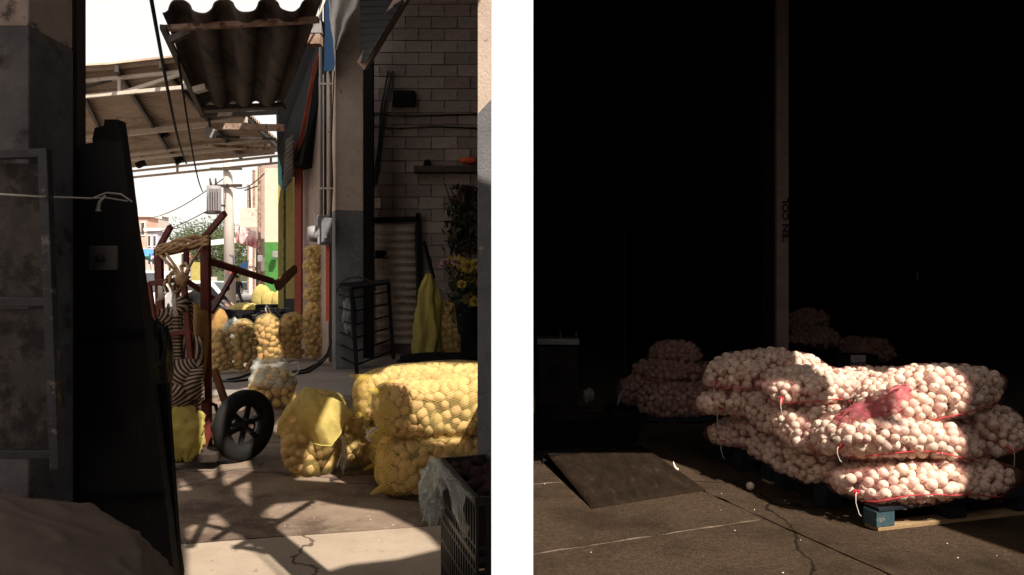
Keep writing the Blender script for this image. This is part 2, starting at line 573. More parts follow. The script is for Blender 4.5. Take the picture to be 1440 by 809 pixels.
M['reddishpost'] = mat('brick red post', (.24, .055, .035), (.32, .08, .05), 6, .7, .2)
M['dimscrap'] = mat('dull paper scrap', (.22, .18, .17), (.30, .25, .24), 6, .9)
M['crumb'] = mat('dry onion skin', (.70, .62, .50), (.80, .72, .60), 9, .8)

# ------------------------------------------------------------------ the setting: ground and floors
NO = Vector((0, 0, 0))


def structure(o):
    o['kind'] = 'structure'
    return o


def sheet(name, m, pts, z, kind=True):
    mb = MB()
    mb.add([(x, y, z) for x, y in pts], [tuple(range(len(pts)))])
    o = mb.build(name, m)
    if kind:
        structure(o)
    return o


sheet('ground', M['ground'], [(-600, -300), (600, -300), (600, 900), (-600, 900)], -.06)
sheet('road', M['road'], [(-40, 8.6), (-.08, 8.6), (-.08, 20), (-2, 60), (-8, 140), (-90, 140), (-90, 8.6)], 0)


def jag(p, q, step=.09, amp=.012, seed=0):
    p, q = Vector(p), Vector(q)
    n = max(2, int((q - p).length / step))
    d = (q - p).normalized()
    nn = Vector((-d.y, d.x, 0))
    return [p + (q - p) * (i / n) + nn * (amp * nz(i * .7 + seed * 5.3, seed) if 0 < i else 0) for i in range(n)]


def slab(poly, parent, m, depth=.045, seed=0, amp=.014, z=0):
    """paving slab with slightly ragged edges, top at z"""
    pts = []
    n = len(poly)
    for i in range(n):
        pts += jag((*poly[i], z), (*poly[(i + 1) % n], z), seed=seed + i, amp=amp)
    mb = MB()
    mb.prism([p - Vector((0, 0, depth)) for p in pts], (0, 0, depth))
    return mb.build('slab', m, parent)


lf = structure(sheet('floor', M['ground'], [(-5, .2), (-.0, .2), (-.0, 8.6), (-5, 8.6)], -.03))
# the left bay's floor: three big slabs, joints running across it
Lslope = .218


def ly(x, c):
    return c + Lslope * (x + 1.715)


g = .008
for k, (c0, c1) in enumerate(((-.2, 3.69), (3.69, 6.1), (6.1, 8.4))):
    for j, (xa, xb) in enumerate(((-4.9, -2.62), (-2.6, -.0))):
        top = [(xb, ly(xb, c1) - g), (xa, ly(xa, c1) - g)] if k < 2 else [(xb, 8.59), (xa, 8.59)]
        slab([(xa, ly(xa, c0) + g), (xb, ly(xb, c0) + g)] + top, lf, M['concrete' if k == 0 else 'dirtyshadeconcrete'], .025, seed=k * 7 + j)

rf = structure(sheet('floor', M['ground'], [(.0, .2), (9, .2), (9, 17.5), (.0, 17.5)], -.03))
A1, A2 = G(1005, 698), G(1248, 807)
B1, B2 = G(757, 778), G(1065, 731)
C1, C2 = G(752, 681), G(985, 661)


def lerp2(a, b, t):
    return (a.x + (b.x - a.x) * t, a.y + (b.y - a.y) * t)


def crackx(y):
    t = (y - A1.y) / (A2.y - A1.y)
    return A1.x + (A2.x - A1.x) * t


def onl(p, q, x):
    return p.y + (q.y - p.y) * (x - p.x) / (q.x - p.x)


def rowpoly(f0, f1):
    res = []
    x0 = .012
    y0, y1 = f0(x0), f1(x0)
    xr0 = xr1 = 1.3
    for _ in range(6):
        xr0 = crackx(f0(xr0)) - .006
        xr1 = crackx(f1(xr1)) - .006
    return [(x0, y0 + g), (xr0, f0(xr0) + g), (xr1, f1(xr1) - g), (x0, y1 - g)]


fB = lambda x: onl(B1, B2, x)
fC = lambda x: onl(C1, C2, x)
rows = [lambda x: fB(x) - 1.25, fB, fC, lambda x: fC(x) + 1.1, lambda x: fC(x) + 2.4]
rows = [lambda x: fB(x) - 2.5] + rows
for k in range(5):
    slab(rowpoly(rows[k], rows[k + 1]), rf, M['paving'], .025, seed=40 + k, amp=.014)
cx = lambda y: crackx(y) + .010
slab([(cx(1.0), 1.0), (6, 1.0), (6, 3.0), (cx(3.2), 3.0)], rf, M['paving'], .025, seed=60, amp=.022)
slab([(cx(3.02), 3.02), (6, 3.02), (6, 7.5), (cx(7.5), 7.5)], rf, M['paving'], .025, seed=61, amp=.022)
for pa, pb, f in ((.05, 1.42, fB), (.05, 1.15, fC)):       # pale mortar standing in two of the joints
    mb = MB()
    pth = [(x, f(x) + .004 * nz(x * 9), -.003 + .003 * nz(x * 14, 3)) for x in np.linspace(pa, pb, 60)]
    mb.tube(pth, [max(.001, .0045 + .008 * nz(p[0] * 7, 2)) for p in pth], 6)
    mb.build('mortar', M['mortar'], rf, True)

# ------------------------------------------------------------------ roof, walls round the two bays, and unseen parts added to shape light
RH = 4.2
SH = SUN_H * (RH / math.tan(SUN_EL))


def f2r(x, y):
    return (x + SH.x, y + SH.y)


def gp(px, py):
    v = G(px, py)
    return f2r(v.x, v.y)


sun_holes = []  # roof openings added and shaped to aim the sun patches
# sunlit stretch of the left bay's floor
sun_holes.append([gp(a, b) for a, b in ((262, 742), (280, 732), (300, 722), (350, 735), (385, 708), (440, 703), (482, 711), (535, 718), (575, 738), (600, 752), (618, 772), (560, 786), (490, 794), (430, 812), (420, 822), (262, 822))])
# tops of the sacks against the grey post
sun_holes.append([f2r(*p) for p in ((-1.50, 4.90), (-.62, 4.70), (-.36, 4.74), (-.36, 5.75), (-1.62, 5.9))])
# yellow mesh, and the floor patch behind the wheel
sun_holes.append([gp(a, b) for a, b in ((382, 602), (402, 628), (466, 636), (498, 600), (480, 560), (424, 552))])
sun_holes.append([gp(a, b) for a, b in ((296, 582), (340, 578), (362, 548), (352, 537), (300, 545))])
for pl in (((250, 644), (296, 636), (304, 662), (292, 688), (252, 690)), ((308, 650), (346, 640), (354, 662), (316, 684)), ((330, 684), (350, 676), (352, 716), (336, 712))):
    sun_holes.append([gp(*q) for q in pl])
# right bay
sun_holes.append([f2r(*p) for p in ((.03, 2.3), (.08, 5.42), (1.15, 5.50), (1.75, 4.32), (1.88, 4.31), (1.60, 5.2), (1.66, 5.7), (1.70, 5.95), (1.98, 6.25), (2.08, 5.9), (2.13, 5.2), (2.2, 4.7), (2.29, 4.3), (2.38, 3.96), (2.55, 3.54), (2.85, 2.5), (2.9, 2.3))])
# slot shaped to sunlight the added white post
PY = 2.0
tn = math.tan(SUN_EL)
wh = [(RH - .35) / tn, (RH - 2.45) / tn]
pA = Vector((0, PY, 0)) + SUN_H * wh[0]
pB = Vector((0, PY, 0)) + SUN_H * wh[1]
hw = .085
slot = [(pA.x - hw, pA.y), (pA.x + hw, pA.y), (pB.x + hw, pB.y), (pB.x - hw, pB.y)]


def clip(poly, f):
    res = []
    for i in range(len(poly)):
        a, b = poly[i], poly[(i + 1) % len(poly)]
        fa, fb = f(a), f(b)
        if fa >= 0:
            res.append(a)
        if fa * fb < 0:
            t = fa / (fa - fb)
            res.append((a[0] + (b[0] - a[0]) * t, a[1] + (b[1] - a[1]) * t))
    return res


def slotx(y):
    return pA.x + (pB.x - pA.x) * (y - pA.y) / (pB.y - pA.y)


hs = []
for pl in sun_holes:
    for sg in (-1, 1):
        c = clip(pl, lambda p: sg * (p[0] - slotx(p[1])) - hw - .02)
        if len(c) > 2:
            hs.append(c)
sun_holes = hs + [slot]


def inpoly(p, pl):
    r = False
    for i in range(len(pl)):
        (x1, y1), (x2, y2) = pl[i], pl[i - 1]
        if (y1 > p[1]) != (y2 > p[1]) and p[0] < (x2 - x1) * (p[1] - y1) / (y2 - y1) + x1:
            r = not r
    return r


def holed_sheet(name, outer, hs, z, m):
    from mathutils.geometry import delaunay_2d_cdt
    vs, es = [], []
    for pl in [outer] + hs:
        b = len(vs)
        vs += [Vector(p) for p in pl]
        es += [(b + i, b + (i + 1) % len(pl)) for i in range(len(pl))]
    v2, _e, f2, *_ = delaunay_2d_cdt(vs, es, [], 0, 1e-5)
    keep = []
    for f in f2:
        c = sum((v2[i] for i in f), Vector((0, 0))) / len(f)
        if inpoly(c, outer) and not any(inpoly(c, h) for h in hs):
            keep.append(tuple(f))
    mb = MB()
    mb.add([(v.x, v.y, 0) for v in v2], keep)
    o = mb.build(name, m)
    o.location.z = z
    sm = o.modifiers.new('thick', 'SOLIDIFY')
    sm.thickness = .024
    return structure(o)


roof_outer = [(-2.6, -6), (.4, -6), (.4, -8), (9, -8), (9, 18), (.0, 18), (.0, 6.6), (-2.6, 6.6)]
roof = holed_sheet('ceiling', roof_outer, sun_holes, RH, M['gloomblack'])  # ceiling added out of view to shade both bays, opened for sun patches
mb = MB()  # unseen bars hung under the roof, added to cast shadow lines
for seg in (((440, 705), (330, 772)), ((366, 752), (345, 726)), ((366, 755), (250, 730)), ((330, 768), (425, 786)), ((345, 728), (300, 760)), ((398, 732), (352, 730)), ((268, 770), (290, 728))):
    a, b = [G(*q) for q in seg]
    hb = 2.5
    a = a + SUN_H * (hb / tn) + Vector((0, 0, hb))
    b = b + SUN_H * (hb / tn) + Vector((0, 0, hb))
    mb.bar(a, b, .034, .034)
for q in ((440, 705), (250, 730), (425, 786), (268, 770)):
    a = G(*q) + SUN_H * (2.5 / tn) + Vector((0, 0, 2.5))
    mb.tube([a, a + Vector((.15 if a.x > -.4 else -.5, 0, RH - 2.5))], .006, 5)
mb.build('shadow_bars', M['darksteel'], roof)


def wall(name, a, b, h, t, m, z0=-.1):
    a, b = Vector((*a, 0)), Vector((*b, 0))
    mb = MB()
    mid = (a + b) / 2 + Vector((0, 0, z0 + h / 2))
    d = b - a
    rot = Matrix.Rotation(math.atan2(d.y, d.x), 3, 'Z')
    mb.box(mid, (d.length, t, h), rot)
    return structure(mb.build(name, m))


wall('wall', (9.1, -8.1), (9.1, 18.2), 4.45, .3, M['gloomblack'])
wall('wall', (-.2, 18.1), (9, 18.1), 4.45, .3, M['gloomblack'])
wall('wall', (0, 5.0), (0, 18), 4.27, .12, M['gloomblack'])
wall('wall', (0, 3.75), (0, 4.99), 1.0, .11, M['gloomblack'])  # unseen low wall added to block light from the left bay
wall('wall', (0, 3.75), (0, 4.99), 1.5, .11, M['gloomblack'], 2.68)          # added between the bays, unseen behind the posts, to block light
wall('wall', (.5, -8.1), (9, -8.1), 4.45, .3, M['gloomblack'])  # unseen wall added behind the camera to darken the onion bay
wall('wall', (.62, -8), (.62, -1.0), 4.27, .12, M['gloomblack'])  # unseen side wall added to keep sky light off the onions
wall('wall', (-5.5, -8), (-5.5, 6), 5.1, .2, M['pinkwall'])  # unseen wall added at left to hold back low sky light
# unseen slab added to shade the alcove, cut open to sun the sacks
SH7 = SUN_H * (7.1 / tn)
holed_sheet('shade_slab', [(-3.0, 4.3), (.1, 4.3), (.1, 14.1), (-3.0, 14.1)], [[(max(-2.9, min(.0, x + SH7.x)), y + SH7.y) for x, y in ((-5.2, 11.1), (-3.7, 11.1), (-3.95, 12.55), (-5.4, 12.7))]], 7.1, M['gloomblack'])
wall('wall', (-2.6, 6.45), (9, 6.45), 2.9, .12, M['gloomblack'], RH + .03)  # unseen wall added above the roof to close a sun gap
wall('wall', (.02, 6.52), (.02, 14.2), 2.9, .1, M['gloomblack'], RH + .03)  # unseen wall added to stop sun reaching the alcove from the right

# ------------------------------------------------------------------ posts between the bays
pw = .118
mb = MB()
mb.box((.0005, PY + pw / 2, RH / 2 - .005), (pw, pw, RH - .01))
o = mb.build('post', M['white'], bevel=.002)  # added post standing in for the blank strip between the bays
tag(o, 'bright white square post added to fill the blank strip between the potato bay and the dark onion bay', 'post')

r_ = thing('post', 'narrow grey and cream post rising behind the crate of dark tubers', 'post', (-.12, 3.6, 0))
zs = 1.35 + (HY - 152) / 1000 * 3.55
mb = MB()
mb.prism([(-.172, 3.55, 0), (-.05, 3.55, 0), (-.05, 3.55, zs + .10), (-.172, 3.55, zs - .03)], (0, .1, 0))
mb.build('painted_base', M['greypost'], r_)
mb = MB()
mb.prism([(-.1705, 3.5515, zs - .031), (-.0515, 3.5515, zs + .099), (-.0515, 3.5515, 4.19), (-.1705, 3.5515, 4.19)], (0, .097, 0))
mb.build('painted_shaft', M['palepost'], r_)

# ------------------------------------------------------------------ left edge: pillar, gate leaf, black panels
r_ = thing('pillar', 'square concrete pillar painted grey below cream at far left', 'pillar', (-2.1, 2.8, 0))
zs = 1.35 + (HY - 37) / 1000 * 2.65
MB().box((-2.1, 2.785, zs / 2), (.6, .27, zs)).build('painted_base', M['lgreypost'], r_, bevel=.006)
MB().box((-2.1, 2.785, (zs + 4.19) / 2), (.596, .266, 4.19 - zs - .002)).build('painted_shaft', M['lpalepost'], r_, bevel=.006)
o = MB().box((-1.835, 2.98, 2.09), (.062, .06, 4.18)).build('post', M['brownpost'])
tag(o, 'thin brown steel post between grey pillar and black panel', 'post')

r_ = thing('gate_leaf', 'blue grey steel gate leaf leaning on the far left pillar', 'gate', P(20, 660, 2.4))
GY = 2.42
mb = MB()
mb.bar(P(63, 210, GY), P(80, 660, GY), .032, .03, (0, 1, 0))
mb.build('stile', M['ironblue'], r_, bevel=.003)
for ya, yb in ((220, 216), (428, 424), (640, 638)):
    MB().bar(P(-60, ya, GY), P(62 + (ya - 215) * .04, yb, GY), .03, .026, (0, 1, 0)).build('rail', M['ironblue'], r_, bevel=.003)
for ya, yb in ((230, 418), (434, 632)):
    mb = MB()
    q = [P(-60, ya, GY + .01), P(60 + (ya - 215) * .04, ya, GY + .01), P(58 + (yb - 215) * .04, yb, GY + .01), P(-60, yb, GY + .01)]
    mb.prism(q, (0, .006, 0))
    mb.build('panel', M['rustsheet'], r_)
mb = MB()
mb.tube([P(-20, 272, 2.36), P(60, 277, 2.385), P(130, 279, 2.85), P(150, 271, 2.86), P(170, 273, 2.87), P(186, 284, 2.88)], .0035, 5)
mb.tube([P(118, 280, 2.84), P(148, 278, 2.86), P(180, 283, 2.88)], .003, 5)
mb.tube([P(148, 275, 2.86), P(140, 284, 2.85), P(137, 297, 2.85), P(142, 296, 2.85)], [.004, .006, .008, .003], 5)
o = mb.build('string', M['whiterope'], None, True)
tag(o, 'loose pale string knotted round the black panels and gate leaf', 'string')


def ragged(pts, Y, amp=2, step=22, seed=0):
    res = []
    for i in range(len(pts)):
        a, b = Vector((*pts[i], 0)), Vector((*pts[(i + 1) % len(pts)], 0))
        n = max(1, int((b - a).length / step))
        for k in range(n):
            q = a + (b - a) * (k / n)
            res.append(P(q.x + (amp * nz(k * .9 + seed, i) if k else 0), q.y + (amp * nz(k * .8, i + seed + 7) if k else 0), Y))
    return res


r_ = thing('black_door', 'tall black door leaf leaning beside the brown post with a lock plate', 'door', (-1.65, 2.95, 0))
MB().prism(ragged([(112, 203), (135, 200), (136, 196), (172, 200), (249, 842), (112, 842)], 2.92, 2, seed=1), (0, .05, 0)).build('leaf', M['panelblack'], r_)
mb = MB()
mb.box(P(146, 363, 2.912), (.115, .016, .10))
pl = mb.build('lock_plate', M['steeldim'], r_, bevel=.003)
mb = MB()
q = P(142, 364, 2.9)
mb.tube([q, q + Vector((0, -.022, 0))], [.016, .013], 10)
mb.build('knob', M['darksteel'], pl, True)
for xa, ya, xb, yb in ((118, 470, 205, 468), (118, 700, 232, 697)):
    MB().bar(P(xa, ya, 2.908), P(xb, yb, 2.908), .03, .02, (0, 1, 0)).build('rail', M['black'], r_)
r_ = thing('black_board', 'taller black panel with stepped top standing behind the black door leaf', 'board', (-1.65, 3.1, 0))
MB().prism(ragged([(130, 196), (133, 180), (146, 177), (147, 168), (166, 168), (180, 270), (207, 470), (254, 850), (128, 850)], 3.02, 2.5, 18, seed=5), (0, .06, 0)).build('board', M['panelblack'], r_)
mb = MB()
mb.box(P(220, 690, 3.0), (.16, .03, .9), Matrix.Rotation(R(-4), 3, 'Y'))
mb.build('batten', M['black'], r_)


def blob(c, a, p=2.4, nu=40, nv=22, amp=.08, freq=3.0, seed=0, bend=0, rot=None):
    """superellipsoid with creases, as loops for loft"""
    loops = []
    c = Vector(c)
    for j in range(nv + 1):
        ph = math.pi * (j / nv)
        l = []
        for i in range(nu):
            th = 2 * math.pi * i / nu
            d = Vector((math.sin(ph) * math.cos(th), math.sin(ph) * math.sin(th), -math.cos(ph)))
            k = (abs(d.x) ** p + abs(d.y) ** p + abs(d.z) ** p) ** (-1 / p)
            q = Vector((d.x * a[0], d.y * a[1], d.z * a[2])) * k
            n1 = mnoise.noise(d * freq + Vector((seed * 7.7, seed, 1)))
            n2 = abs(mnoise.noise(d * freq * 2.1 + Vector((seed, 5, seed * 2.2))))
            q *= 1 + amp * (n1 - 1.1 * n2 + .25)
            q.z += bend * (q.x / a[0]) ** 2
            if rot is not None:
                q = rot @ q
            l.append(c + q)
        loops.append(l)
    return loops


r_ = thing('paper_sack', 'crumpled brown paper sack lying in the lower left corner', 'sack', (-1.4, 2.0, .2))
loops = []
prot_ = Matrix.Rotation(R(14), 3, 'Y')
for j in range(111):
    ph = math.pi * j / 110
    l = []
    for i in range(200):
        th = 2 * math.pi * i / 200
        d = Vector((-math.cos(ph), math.sin(ph) * math.cos(th), math.sin(ph) * math.sin(th)))
        k = (abs(d.x) ** 2.5 + abs(d.y) ** 2.3 + abs(d.z) ** 2.3) ** (-1 / 2.4)
        q = Vector((d.x * .47, d.y * .36, d.z * .26)) * k
        wx = d.x + .5 * nz(d.y * 2, d.z * 2, 5)
        f1 = max(0, 1 - 3.2 * abs(nz(wx * 1.0 + d.z * .6, d.y * 2.4, d.z * 1.6))) ** 1.6
        f2 = max(0, 1 - 3.0 * abs(nz(wx * 2.4 + 4, d.y * 3.8 - d.x * 1.2, d.z * 3.1 + 7))) ** 1.6
        f3 = nz(d.x * 1.8, d.y * 1.8 + 9, d.z * 1.8)
        q *= 1 + .075 * f1 + .04 * f2 + .05 * f3 - .06
        q.z -= .08 * max(0, q.x / .47) ** 2
        l.append(Vector((-1.44, 2.02, .45)) + prot_ @ q)
    loops.append(l)
MB().loft(loops).build('bag', M['paper'], r_, True)
o = MB().box((-1.42, 2.08, .11), (.9, .62, .22)).build('crate', M['black'])
tag(o, 'low dark box under the crumpled brown paper sack', 'crate')

r_ = MB().loft(blob(P(224, 532, 3.3), (.045, .08, .26), 2.4, 28, 30, .35, 2.4, 8)).build('plastic_bag', M['blackgloss'], None, True)
tag(r_, 'crumpled black plastic bag squeezed between black panel and hand truck', 'bag')
mb = MB()
mb.bar(P(215, 600, 3.32), P(248, 830, 3.3), .07, .06)
tag(mb.build('timber', M['black']), 'black timber leaning under the crumpled black plastic bag', 'timber')

# ------------------------------------------------------------------ hand truck
CY = 5.45
ht = thing('hand_truck', 'tall dark red steel hand truck with one spoked rubber wheel showing', 'hand truck', P(290, 645, CY))


def cbar(name, p, q, wd=.05, m=None, dp=None):
    return MB().bar(p, q, wd, dp or wd * .8, (0, 1, 0)).build(name, M[m or 'redsteel'], ht, bevel=.004)


cbar('upright', P(289, 333, CY), P(291, 652, CY), .066)
cbar('upright', P(223, 350, CY + .25), P(231, 640, CY + .25), .06)
cbar('crossbar', P(222, 358, CY + .22), P(290, 342, CY), .055)
cbar('handle', P(286, 336, CY + .03), P(316, 300, CY - .25), .042)
cbar('handle', P(220, 355, CY + .28), P(240, 319, CY + .05), .042)
cbar('crossbar', P(226, 470, CY + .2), P(290, 458, CY + .02), .04)
cbar('crossbar', P(234, 635, CY + .2), P(292, 622, CY + .02), .045)
cbar('back_stay', P(291, 366, CY + .03), P(384, 396, CY + 1.0), .05)
cbar('back_stay', P(297, 440, CY + .04), P(331, 382, CY + .45), .035)
cbar('back_stay', P(262, 395, CY + .3), P(300, 420, CY + .5), .04)
cbar('back_stay', P(262, 352, CY + .4), P(262, 376, CY + .4), .04)
# lower frame in front
FY = CY - .3
cbar('inner_rail', P(210, 399, FY), P(262, 392, FY), .036)
cbar('inner_rail', P(209, 397, FY), P(232, 560, FY), .036)
cbar('inner_rail', P(258, 391, FY), P(277, 606, FY), .04)
cbar('inner_rail', P(221, 472, FY), P(270, 466, FY), .036)
cbar('inner_rail', P(232, 562, FY), P(276, 556, FY), .036)
cbar('inner_rail', P(255, 395, FY + .05), P(245, 430, FY + .2), .03)
mb = MB()
mb.prism([P(238, 652, FY), P(240, 640, FY), P(300, 640, FY - .02), P(303, 650, FY - .02)], (0, .28, 0))
mb.build('toe_plate', M['darksteel'], ht)
cbar('leg', P(301, 520, CY + .2), P(326, 592, CY + .1), .05, 'rustwood')
cbar('leg', P(240, 650, FY + .05), P(248, 676, FY), .04, 'rustwood')
mb = MB()
mb.tube([P(298, 568, CY), P(303, 570, CY - .02), P(306, 580, CY - .02), P(306, 618, CY - .02), P(303, 626, CY - .02), P(298, 628, CY)], .014, 8)
mb.build('loop', M['darksteel'], ht, True)
cbar('axle', P(296, 598, CY), P(345, 598, CY - .05), .03, 'darksteel')
cbar('axle_stay', P(300, 641, CY), P(318, 622, CY - .02), .028, 'redsteel')

# wheel, standing on the ground
wc = P(344, 598, CY - .02)
wr = wc.z
yaw = Matrix.Rotation(R(60), 3, 'Z')


def wheel_mesh(R0, R1, wid, seg=40):
    loops = []
    for i in range(seg):
        a = 2 * math.pi * i / seg
        l = []
        for rr, yy in ((R1, -wid * .35), (R1 + (R0 - R1) * .3, -wid * .5), (R0 - wid * .22, -wid * .48), (R0, -wid * .22), (R0, wid * .22), (R0 - wid * .22, wid * .48), (R1 + (R0 - R1) * .3, wid * .5), (R1, wid * .35)):
            l.append((rr * math.cos(a), yy, rr * math.sin(a)))
        loops.append(l)
    loops.append(loops[0])
    mb = MB()
    mb.loft(loops)
    return mb


def xf(mb, rot, off):
    mb.v = [tuple(rot @ Vector(v) + off) for v in mb.v]
    return mb


whl = xf(wheel_mesh(wr, wr * .57, .10), yaw, wc).build('wheel', M['rubber'], ht, True)
mb = MB()
for k in range(6):
    a = k * math.pi / 3 + .26
    d = Vector((math.cos(a), 0, math.sin(a)))
    mb.bar(d * wr * .12, d * wr * .62, .034, .03, (0, 1, 0))
xf(mb, yaw, wc).build('spokes', M['rubber'], whl, bevel=.003)
mb = MB()
mb.tube([(0, -.06, 0), (0, .06, 0)], wr * .2, 16)
xf(mb, yaw, wc).build('hub', M['rubber'], whl)
mb = MB()
mb.tube([(0, -.085, 0), (0, .085, 0)], wr * .06, 10)
xf(mb, yaw, wc).build('axle_end', M['rustbeam'], whl)

# tan sacking wrapped round the upright
mb = MB()
loops = []
for j in range(14):
    t = j / 13
    y = 436 + t * 130
    wpx = 5.5 + 3 * math.sin(t * 5) + 4 * (1 - t)
    loops.append([P(283 + wpx * math.cos(a), y, CY - .05 + .05 * math.sin(a)) + Vector((.012 * nz(j, k), 0, 0)) for k, a in enumerate(np.linspace(0, 2 * math.pi, 13)[:-1])])
mb.loft(loops, caps=True)
tag(mb.build('sacking', M['tanmesh'], None, True), 'tan sacking wrapped round the right upright of the hand truck', 'sacking')
mb = MB()
mb.loft(blob(P(274, 452, CY + .35), (.09, .07, .14), 2.2, 24, 14, .2, 2, 4))
tag(mb.build('sacking', M['tanmesh'], None, True), 'bundled orange tan sacking behind the hand truck uprights', 'sacking')

# ropes
rp = thing('rope', 'straw coloured rope wound along the hand truck top bar and knotted below', 'rope', P(255, 350, CY))
for k in range(7):
    mb = MB()
    pth = []
    for i in range(26):
        t = i / 25
        x = 220 + t * 74
        y = 353 - t * 15 + 4.5 * math.sin(t * 7 + k * 1.9) + (k - 3) * 1.2 - 3 * math.sin(math.pi * t)
        pth.append(P(x, y, CY + .2 - .25 * t - .04 - .02 * math.cos(t * 9 + k)))
    mb.tube(pth, .012, 6)
    mb.build('strand', M['rope'], rp, True)
for pts in (((292, 336), (282, 350), (270, 368), (259, 388), (254, 392)), ((226, 360), (238, 372), (250, 384), (258, 393)), ((234, 357), (246, 374), (256, 390)),
            ((257, 392), (246, 384), (236, 388), (231, 400), (236, 410)), ((257, 390), (249, 380), (240, 384), (238, 398), (243, 408)), ((258, 388), (254, 375), (261, 370), (266, 380), (260, 394)),
            ((262, 394), (254, 400), (245, 404), (247, 412), (256, 404)), ((266, 390), (256, 394), (248, 398), (242, 407))):
    mb = MB()
    pp = [P(a, b, CY - .36 + .12 * abs(math.sin(i))) if b > 360 else P(a, b, CY - .06) for i, (a, b) in enumerate(pts)]
    res = []
    for i in range(len(pp) - 1):
        for k in range(4):
            res.append(pp[i].lerp(pp[i + 1], k / 4))
    res.append(pp[-1])
    mb.tube(res, .011, 6)
    mb.build('strand', M['rope'], rp, True)
mb = MB()
mb.ball(P(256, 393, CY - .36), .045, 12, 8, (1, .8, 1.1), .5, 2)
mb.build('knot', M['rope'], rp, True)
mb = MB()
for k in range(9):
    x = 226 + rnd(-3, 4)
    mb.tube([P(x, 402 + rnd(0, 3), FY - .03), P(x + rnd(-4, 5), 412, FY - .05), P(x + rnd(-4, 4), 420 + rnd(0, 6), FY - .04)], .006, 5)
for k in range(8):
    x = 269 - 26 + rnd(-2, 3)
    mb.tube([P(x, 405, FY + .02), P(x + rnd(-3, 3), 425, FY), P(x + rnd(-6, 8), 440 + rnd(0, 6), FY - .02)], .005, 5)
tag(mb.build('cord', M['whiterope'], None, True), 'frayed white cord hanging from the hand truck inner frame', 'cord')

# striped cloth
cl = thing('striped_cloth', 'black and cream striped woven cloth bundled on the hand truck', 'cloth', P(250, 500, FY))


def patch(corners, Y, n=10, bulge=.03, ang=0, freq=4.2, seed=0, curl=0):
    """quad given by four pixel corners, with stripes at an angle"""
    a, b, c, d = [Vector((*q, 0)) for q in corners]
    vs, fs, uv = [], [], []
    for j in range(n + 1):
        for i in range(n + 1):
            u, v = i / n, j / n
            q = a.lerp(b, u).lerp(d.lerp(c, u), v)
            dy = -bulge * math.sin(math.pi * u) * math.sin(math.pi * v) - .018 * nz(u * 3 + seed, v * 3)
            vs.append(P(q.x, q.y, Y + dy))
            xx, yy = (q.x - (a.x + c.x) / 2) * .01 * freq, (q.y - (a.y + c.y) / 2) * .01 * freq
            ca, sa = math.cos(ang + curl * (v - .5)), math.sin(ang + curl * (v - .5))
            uv.append((xx * ca + yy * sa, yy * ca - xx * sa))
    for j in range(n):
        for i in range(n):
            k = j * (n + 1) + i
            fs.append((k, k + 1, k + n + 2, k + n + 1))
    mb = MB()
    mb.add(vs, fs, uv)
    o = mb.build('cloth_fold', M['cloth'], cl, True)
    sm = o.modifiers.new('thick', 'SOLIDIFY')
    sm.thickness = .008
    return o


patch([(222, 436), (246, 430), (248, 472), (226, 474)], FY + .07, ang=.9, freq=4.6, seed=1, curl=1.2)
patch([(243, 432), (256, 430), (257, 560), (246, 560)], FY + .06, ang=math.pi / 2, freq=4.6, seed=2)
patch([(254, 424), (270, 418), (272, 468), (256, 474)], FY + .07, ang=2.3, freq=4.6, seed=3, curl=1)
patch([(224, 473), (246, 473), (247, 512), (228, 512)], FY + .07, ang=0, freq=4.6, seed=4)
patch([(256, 473), (274, 470), (276, 512), (257, 513)], FY + .07, ang=.1, freq=4.6, seed=5)
patch([(226, 508), (276, 505), (282, 545), (234, 560)], FY - .01, ang=2.2, freq=4.2, seed=6, curl=-1.1, bulge=.1, n=16)
patch([(230, 535), (262, 528), (274, 566), (244, 574)], FY - .03, ang=.7, freq=4.2, seed=7, curl=.8, bulge=.08, n=16)
patch([(252, 525), (286, 515), (284, 556), (262, 566)], FY - .06, ang=1.2, freq=4.2, seed=8, curl=-.7, bulge=.08, n=16)
patch([(274, 470), (284, 475), (288, 560), (278, 575)], FY + .0, ang=.5, freq=4.2, seed=9, curl=.9, n=12)
patch([(248, 418), (262, 416), (266, 436), (250, 440)], FY - .02, ang=1.6, freq=4.2, seed=10, curl=1.5, bulge=.06)

# yellow net bag wedged in the truck
MB().loft(blob(P(260, 606, FY + .02), (.13, .09, .21), 2.6, 44, 30, .22, 3.2, 12)).build('net_bag', M['yellowmesh2'], None, True)
tag(bpy.data.objects['net_bag'], 'wad of yellow net bags stuffed low in the hand truck', 'net bag')

# ------------------------------------------------------------------ produce: shared meshes
def onion_mesh(k, m='onion'):
    mb = MB()
    prof = [(0, -.92), (.10, -.90), (.16, -.93), (.5, -.82), (.83, -.5), (.99, -.05), (.93, .38), (.66, .70), (.30, .88), (.13, .98), (.09, 1.10), (0, 1.12)]
    n = 11
    loops = []
    for r0, z in prof:
        loops.append([(r0 * math.cos(2 * math.pi * i / n) * (1 + .06 * math.sin(k + i)), r0 * math.sin(2 * math.pi * i / n) * (1 - .04 * math.cos(k * 2)), z * (1 + .05 * math.sin(k * 3))) for i in range(n)])
    mb.loft(loops)
    me = mb.mesh('onion', True)
    me.materials.append(M[m])
    return me


def potato_mesh(k, m):
    mb = MB()
    mb.ball((0, 0, 0), 1, 10, 7, (1.18 + .18 * math.sin(k * 1.7), .92, .9), .22, k)
    me = mb.mesh('potato', True)
    me.materials.append(M[m])
    return me


ONION = [onion_mesh(k) for k in range(5)]
SHADEONION = [onion_mesh(k, 'shadeonion') for k in range(5)]
POTATO = [potato_mesh(k, 'potato') for k in range(6)]
GOLD = [potato_mesh(k, 'goldpotato') for k in range(6)]
TUBER = [potato_mesh(k, 'tuber') for k in range(4)]
CAMP = Vector((0, 0, CAMH))


